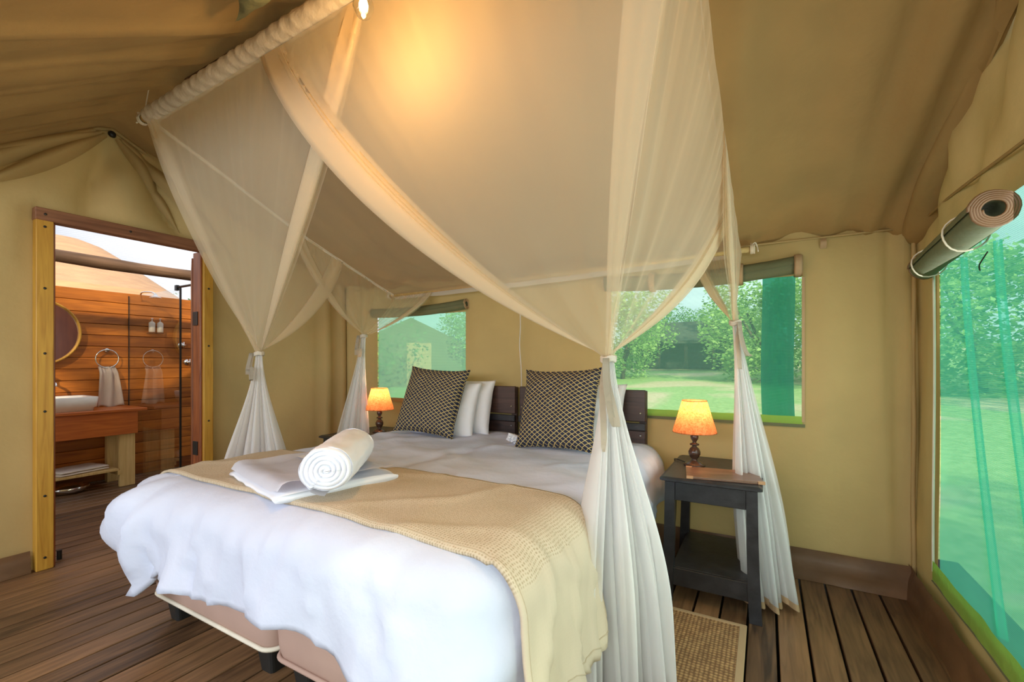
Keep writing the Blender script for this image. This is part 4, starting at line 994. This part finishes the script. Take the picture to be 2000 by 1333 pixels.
# hanging bulb in front of the net
hb = thing('hanging_bulb', 'bare glowing light bulb hanging under the ridge above the bed foot', 'light bulb', (-.994, .90, 2.19))
bm = bmesh.new(); lathe(bm, [(.002, -.034), (.018, -.026), (.029, -.004), (.029, .006), (.022, .026), (.014, .046)], 20); obj('glass', bm, 'glass', hb, True)
bm = bmesh.new(); lathe(bm, [(.003, -.016), (.012, -.006), (.013, .006), (.006, .03), (.004, .045)], 12); obj('filament', bm, 'bulb', hb, True)
bm = bmesh.new(); lathe(bm, [(.015, .046), (.016, .09), (.006, .10)], 12); obj('holder', bm, 'darkmetal', hb)
bm = bmesh.new(); tube(bm, [(0, 0, .10), (0, .004, .16), (0, .01, .20), (0, .015, .28)], .003, 6); obj('flex', bm, 'cable', hb)
pl_ = bpy.data.lights.new('bulb_light', 'POINT'); pl_.energy = 11; pl_.color = (1, .54, .17); pl_.shadow_soft_size = .05
lo = bpy.data.objects.new('bulb_light', pl_); C.objects.link(lo); lo.parent = hb; lo.location = (0, 0, -.09)

# white cord on the back wall between the headboards
bm = bmesh.new(); tube(bm, spline([(-1.56, 2.87, 1.66), (-1.552, 2.868, 1.45), (-1.56, 2.87, 1.30), (-1.545, 2.868, 1.12), (-1.54, 2.865, .9)], 30), .0045, 6); tag(obj('white_cord', bm, 'ribbon', smooth=True), 'white cord hanging down the back wall between the two headboards', 'cord')

# ------------------------------------------------------------------ mosquito net
NET = thing('mosquito_net', 'sheer cream mosquito net canopy draped from poles over the bed and tied at four corners', 'mosquito net', (0, 0, 0))
FL = Vector((-2.74, 1.077, 2.435)); FR = Vector((-.165, 1.077, 2.50)); BL = Vector((-2.745, 2.83, 1.75)); BR = Vector((-.12, 2.83, 1.81))
TL = Vector((-2.74, 1.65, 1.237)); TR = Vector((-.50, 1.60, 1.195)); KL = Vector((-2.76, 2.50, 1.39)); KR = Vector((-.137, 2.60, 1.388))
def roofnet(a, b):
    p = FL.lerp(FR, a).lerp(BL.lerp(BR, a), b)
    sag = .055*math.sin(PI*b)*(.6+.4*math.sin(PI*a))+.02*math.sin(PI*a)*b
    return p-Vector((0, 0, sag+.006*math.sin(a*60)*(1-b)+.015*fbm(a*4, b*3, 2)))+Vector((-.03*math.sin(PI*b)*(a > .98), 0, 0))
bm = bmesh.new(); grid(bm, 90, 40, roofnet); obj('canopy', bm, 'net', NET, True)
# seam bands round the canopy
def band(fn, w, n, off=(0, 0, -1)):
    bm = bmesh.new(); O = Vector(off); grid(bm, n, 3, lambda a, b: fn(a)+O*(w*b)+Vector((.004*nz(a*30, b, 1), .004*nz(a*30, b, 4), 0))); return bm
for nm, fn in (('seam', lambda a: Vector(roofnet(0.0, a))), ('seam', lambda a: Vector(roofnet(1.0, a)))):
    bm = band(fn, .022, 70); obj(nm, bm, 'ribbon', NET, True)
bm = band(lambda a: Vector(roofnet(a, 1.0)), .035, 80); obj('seam', bm, 'net_dense', NET, True)
# front pole in its gathered sleeve, back pole
def sleeve_r(t_):
    return lambda th: .039+.0030*(abs(nz(t_*46+.25*math.cos(th), math.cos(th)*.8, math.sin(th)*.8))**.6)-.0042*abs(math.sin(t_*110+1.5*math.cos(th)+3*nz(t_*9, 0, 1)))
bm = bmesh.new(); tube(bm, [FL.lerp(FR, k_/420) for k_ in range(421)], .04, 20, sleeve_r); obj('pole_sleeve', bm, 'net_sleeve', NET, True)
bm = bmesh.new(); tube(bm, [FL+Vector((-.07, 0, 0)), FL.lerp(FR, .5), FR+Vector((.07, 0, 0))], .020, 10); obj('front_pole', bm, 'palewood', NET, True)
bm = bmesh.new(); tube(bm, [BL+Vector((-.05, 0, 0)), BL.lerp(BR, .5), BR+Vector((.06, 0, .0))], .016, 10); obj('back_pole', bm, 'palewood', NET, True)
for P, sg_ in ((FL, -1), (BR, 1), (FR, 1), (BL, -1)):
    bm = bmesh.new(); c_ = P+Vector((sg_*.05, 0, 0))
    for q in range(3): tube(bm, [c_+Vector((sg_*.008*q, .024*math.cos(a*PI/6), .024*math.sin(a*PI/6))) for a in range(13)], .004, 5)
    tube(bm, spline([c_+Vector((0, 0, .02)), c_+Vector((sg_*.02, -.02, .03)), c_+Vector((sg_*.03, .0, .01)), c_+Vector((sg_*.035, -.02, -.02))], 12), .004, 5)
    tube(bm, [c_+Vector((0, 0, .02)), c_+Vector((0, .02 if P.y < 2 else 0, .03 if P.y > 2 else .17)), c_+Vector((0, .03 if P.y < 2 else .02, .04 if P.y > 2 else .18))], .003, 5)
    obj('end_tie', bm, 'rope', NET, True)
def panel(T, K, sag, strip=.10, laps=3, ns=90, nr=46, bow=0, normal=(0, -1, 0), amp=.006, seed=0, pl=4, outr=.02):
    """T(q) runs along the hanging edge from the free edge (q=0); everything gathers at K"""
    Nn = Vector(normal); bm = bmesh.new()
    T0, T1 = T(0), T(1); along = (T1-T0).normalized()
    nstrip = .45
    def q_of(s):
        if s < nstrip:
            k = s/nstrip*laps*2; tri = abs((k % 2)-1); tri = 1-tri      # 0..1..0
            return strip*(.06+.94*tri)*(1-.25*int(k/2)/laps), k
        return strip*.06+(s-nstrip)/(1-nstrip)*(1-strip*.06), None
    def f(s, r):
        q, k = q_of(s); P = T(q)
        rr = r**1.0
        xy = lerp(r, r**1.6, .6)
        base = Vector((lerp(P.x, K.x, xy), lerp(P.y, K.y, xy), lerp(P.z, K.z, rr)))
        # widen the free strip as it falls so the doubled hem stays a band
        if k is not None:
            base += along*(q/strip)*outr*1.4*math.sin(PI*r)
        env = math.sin(PI*min(1, r))
        sg = sag*(1-sstep(0, .9, q)) *4*r*(1-r)*(1+.0*r)
        base += Vector((0, 0, -sg))
        w = amp*math.sin(q*pl*2*PI+seed+1.5*nz(q*6, r*1.5, seed))*(.25+.75*r)*(1-r**6)+amp*1.4*nz(q*7, r*2.5, seed+3)*env
        w += .010*math.sin(q*17*2*PI+4*nz(q*9, 0, seed))*math.exp(-r*6)*min(1, r*12)
        if k is not None: w += .006*(k-laps)*env
        base += Nn*w
        a = q*2*PI
        base += Vector((math.cos(a+seed), math.sin(a+seed), 0))*.016*sstep(.7, 1, r)
        base.z -= bow*env*q*(1-q)*4
        return base
    grid(bm, ns, nr, f)
    return bm
def edge(P, Q, off=0): return lambda q: P.lerp(Q, q)
low = Vector((0, 0, -.045))
fx = lambda x: FL.lerp(FR, (x-FL.x)/(FR.x-FL.x))+low
sideL = lambda y: BL.lerp(FL, (BL.y-y)/(BL.y-FL.y))+Vector((0, 0, -.055*math.sin(PI*(y-FL.y)/(BL.y-FL.y))*.6-.01))
sideR = lambda y: BR.lerp(FR, (BR.y-y)/(BR.y-FR.y))+Vector((0, 0, -.055*math.sin(PI*(y-FR.y)/(BR.y-FR.y))*.6-.01))
P_ = [
 ('front_panel', panel(lambda q: fx(lerp(-1.80, FR.x, q)), TR, .10, .12, 4, seed=1, outr=.06)),
 ('front_panel', panel(lambda q: fx(lerp(-1.16, FL.x, q)), TL, .02, .09, 3, seed=2, outr=.05)),
 ('side_panel', panel(lambda q: sideR(lerp(2.42, FR.y, q)), TR, .05, .10, 3, normal=(1, 0, 0), seed=3)),
 ('side_panel', panel(lambda q: sideR(lerp(1.95, BR.y, q)), KR, .03, .13, 3, normal=(1, 0, 0), seed=4)),
 ('side_panel', panel(lambda q: sideL(lerp(2.30, FL.y, q)), TL, .06, .10, 3, normal=(-1, 0, 0), seed=5)),
 ('side_panel', panel(lambda q: sideL(lerp(1.85, BL.y, q)), KL, .05, .12, 3, normal=(-1, 0, 0), seed=6)),
 ('back_panel', panel(lambda q: BL.lerp(BR, lerp(.16, 0, q)), KL, .03, .2, 3, seed=7)),
 ('back_panel', panel(lambda q: BL.lerp(BR, lerp(.90, 1, q)), KR, .03, .2, 3, seed=8)),
]
for nm, b_ in P_: obj(nm, b_, 'net', NET, True)
# the heavy folded selvedge that falls from the right front corner
def selv(K, P, w0, w1, amp=.006):
    bm = bmesh.new(); d_ = (K-P)
    for L in range(2):
        grid(bm, 14, 40, lambda a, b: P.lerp(K, b)+Vector(((a-.5)*lerp(w0, w1, b)*1.0, -.012*L+amp*math.sin(a*15+L), 0))+Vector((-.02*math.sin(PI*b), 0, 0)))
    return bm
obj('corner_fold', selv(TR, FR+Vector((-.02, 0, -.04)), .15, .02), 'net', NET, True)
obj('corner_fold', selv(TL, FL+Vector((.05, 0, -.04)), .10, .02), 'net', NET, True)
# gathered curtains below each tie
def curtain(K, F, w_, nf, ax, flat=.10, seed=0, mid=.75, layers=2, zend=.012, n1=110, hemz=.022):
    """K tie point, F foot point, w_ spread at the foot along ax"""
    AX = Vector(ax).normalized(); NX = Vector((-AX.y, AX.x, 0))
    bms = []
    def f(a, b, L=0, extra=0):
        h = b; p = K.lerp(F, h)
        hz = lerp(K.z, F.z, h)
        ww = lerp(.035, w_, (sstep(0, mid, h)*.75+.25*h)); dd = flat*ww/w_*1.0
        x = (a-.5)*ww*(1-.10*L); ph = a*nf*2*PI+seed+L*1.7
        y = dd*(.5*math.sin(ph)+.3*math.sin(ph*.37+h*2+seed))+(L-.5)*dd*.35+extra
        x += .25*ww/nf*math.sin(ph*1.0+1.2)
        z = p.z + (.05*(nz(a*3, L, seed)+.25*math.sin(ph*.5)))*sstep(.75, 1, h)
        q = Vector((p.x, p.y, z))+AX*x+NX*y
        q.z = max(q.z, zend+.0*L)
        return q
    for L in range(layers):
        bm = bmesh.new(); grid(bm, n1, 46, lambda a, b: f(a, b, L)); bms.append(('curtain', bm, 'net_dense'))
    for L in range(layers):
        bm = bmesh.new(); grid(bm, n1, 2, lambda a, b: f(a, 1-hemz*b/1.0, L, -.003)); bms.append(('curtain_hem', bm, 'hem'))
    return bms
for K, F, w_, nf, ax, fl_, sd_ in ((TR, Vector((-.44, 1.56, .02)), .36, 7, (.75, .66, 0), .14, 1), (TL, Vector((-2.74, 1.62, .02)), .44, 7, (.6, .8, 0), .14, 2),
                               (KR, Vector((.015, 2.50, .02)), .24, 5, (.9, .45, 0), .12, 3), (KL, Vector((-2.86, 2.42, .02)), .30, 5, (.6, .8, 0), .10, 4)):
    cs_ = [obj(nm, b_, mt, NET, True) for nm, b_, mt in curtain(K, F, w_, nf, ax, fl_, sd_)]
    for q in (0, 1): cs_[q+2].parent = cs_[q]
# ties: wrapped band, bow loop and loose ends
def tie(K, side, ln=.30):
    bm = bmesh.new(); S_ = Vector(side)
    for q in range(3): tube(bm, [K+Vector((.024*math.cos(a*PI/8), .024*math.sin(a*PI/8), .006*q-.01+.004*math.sin(a))) for a in range(17)], .007, 6, cap=False)
    tb_ = obj('tie_band', bm, 'ribbon', NET, True)
    def rib(pts, w2=.011):
        bm = bmesh.new(); pp = spline(pts, 26); n_ = len(pp)
        vx = [[bm.verts.new(p+Vector((.8, .5, 0)).normalized()*w2*s2) for s2 in (-1, 1)] for p in pp]
        for a, b in zip(vx, vx[1:]): bm.faces.new((a[0], a[1], b[1], b[0]))
        bmesh.ops.solidify(bm, geom=bm.faces[:], thickness=.002)
        obj('ribbon', bm, 'ribbon', tb_, True)
    q = K+S_*.035
    rib([q, q+Vector((.01, -.02, -.08)), q+Vector((.035, -.03, -.17))+S_*.0, q+Vector((.05, -.035, -.235*ln/.3)), q+Vector((.035, -.04, -.22*ln/.3)), q+Vector((.012, -.04, -.10)), q+Vector((0, -.01, 0))])
    rib([q, q+Vector((-.008, -.02, -.10)), q+Vector((-.002, -.03, -.22*ln/.3)), q+Vector((.004, -.035, -.33*ln/.3))])
tie(TR, (.1, -1, 0)); tie(TL, (-.6, -.8, 0), .12); tie(KR, (.6, -.6, 0), .22); tie(KL, (-.5, -.8, 0), .14)
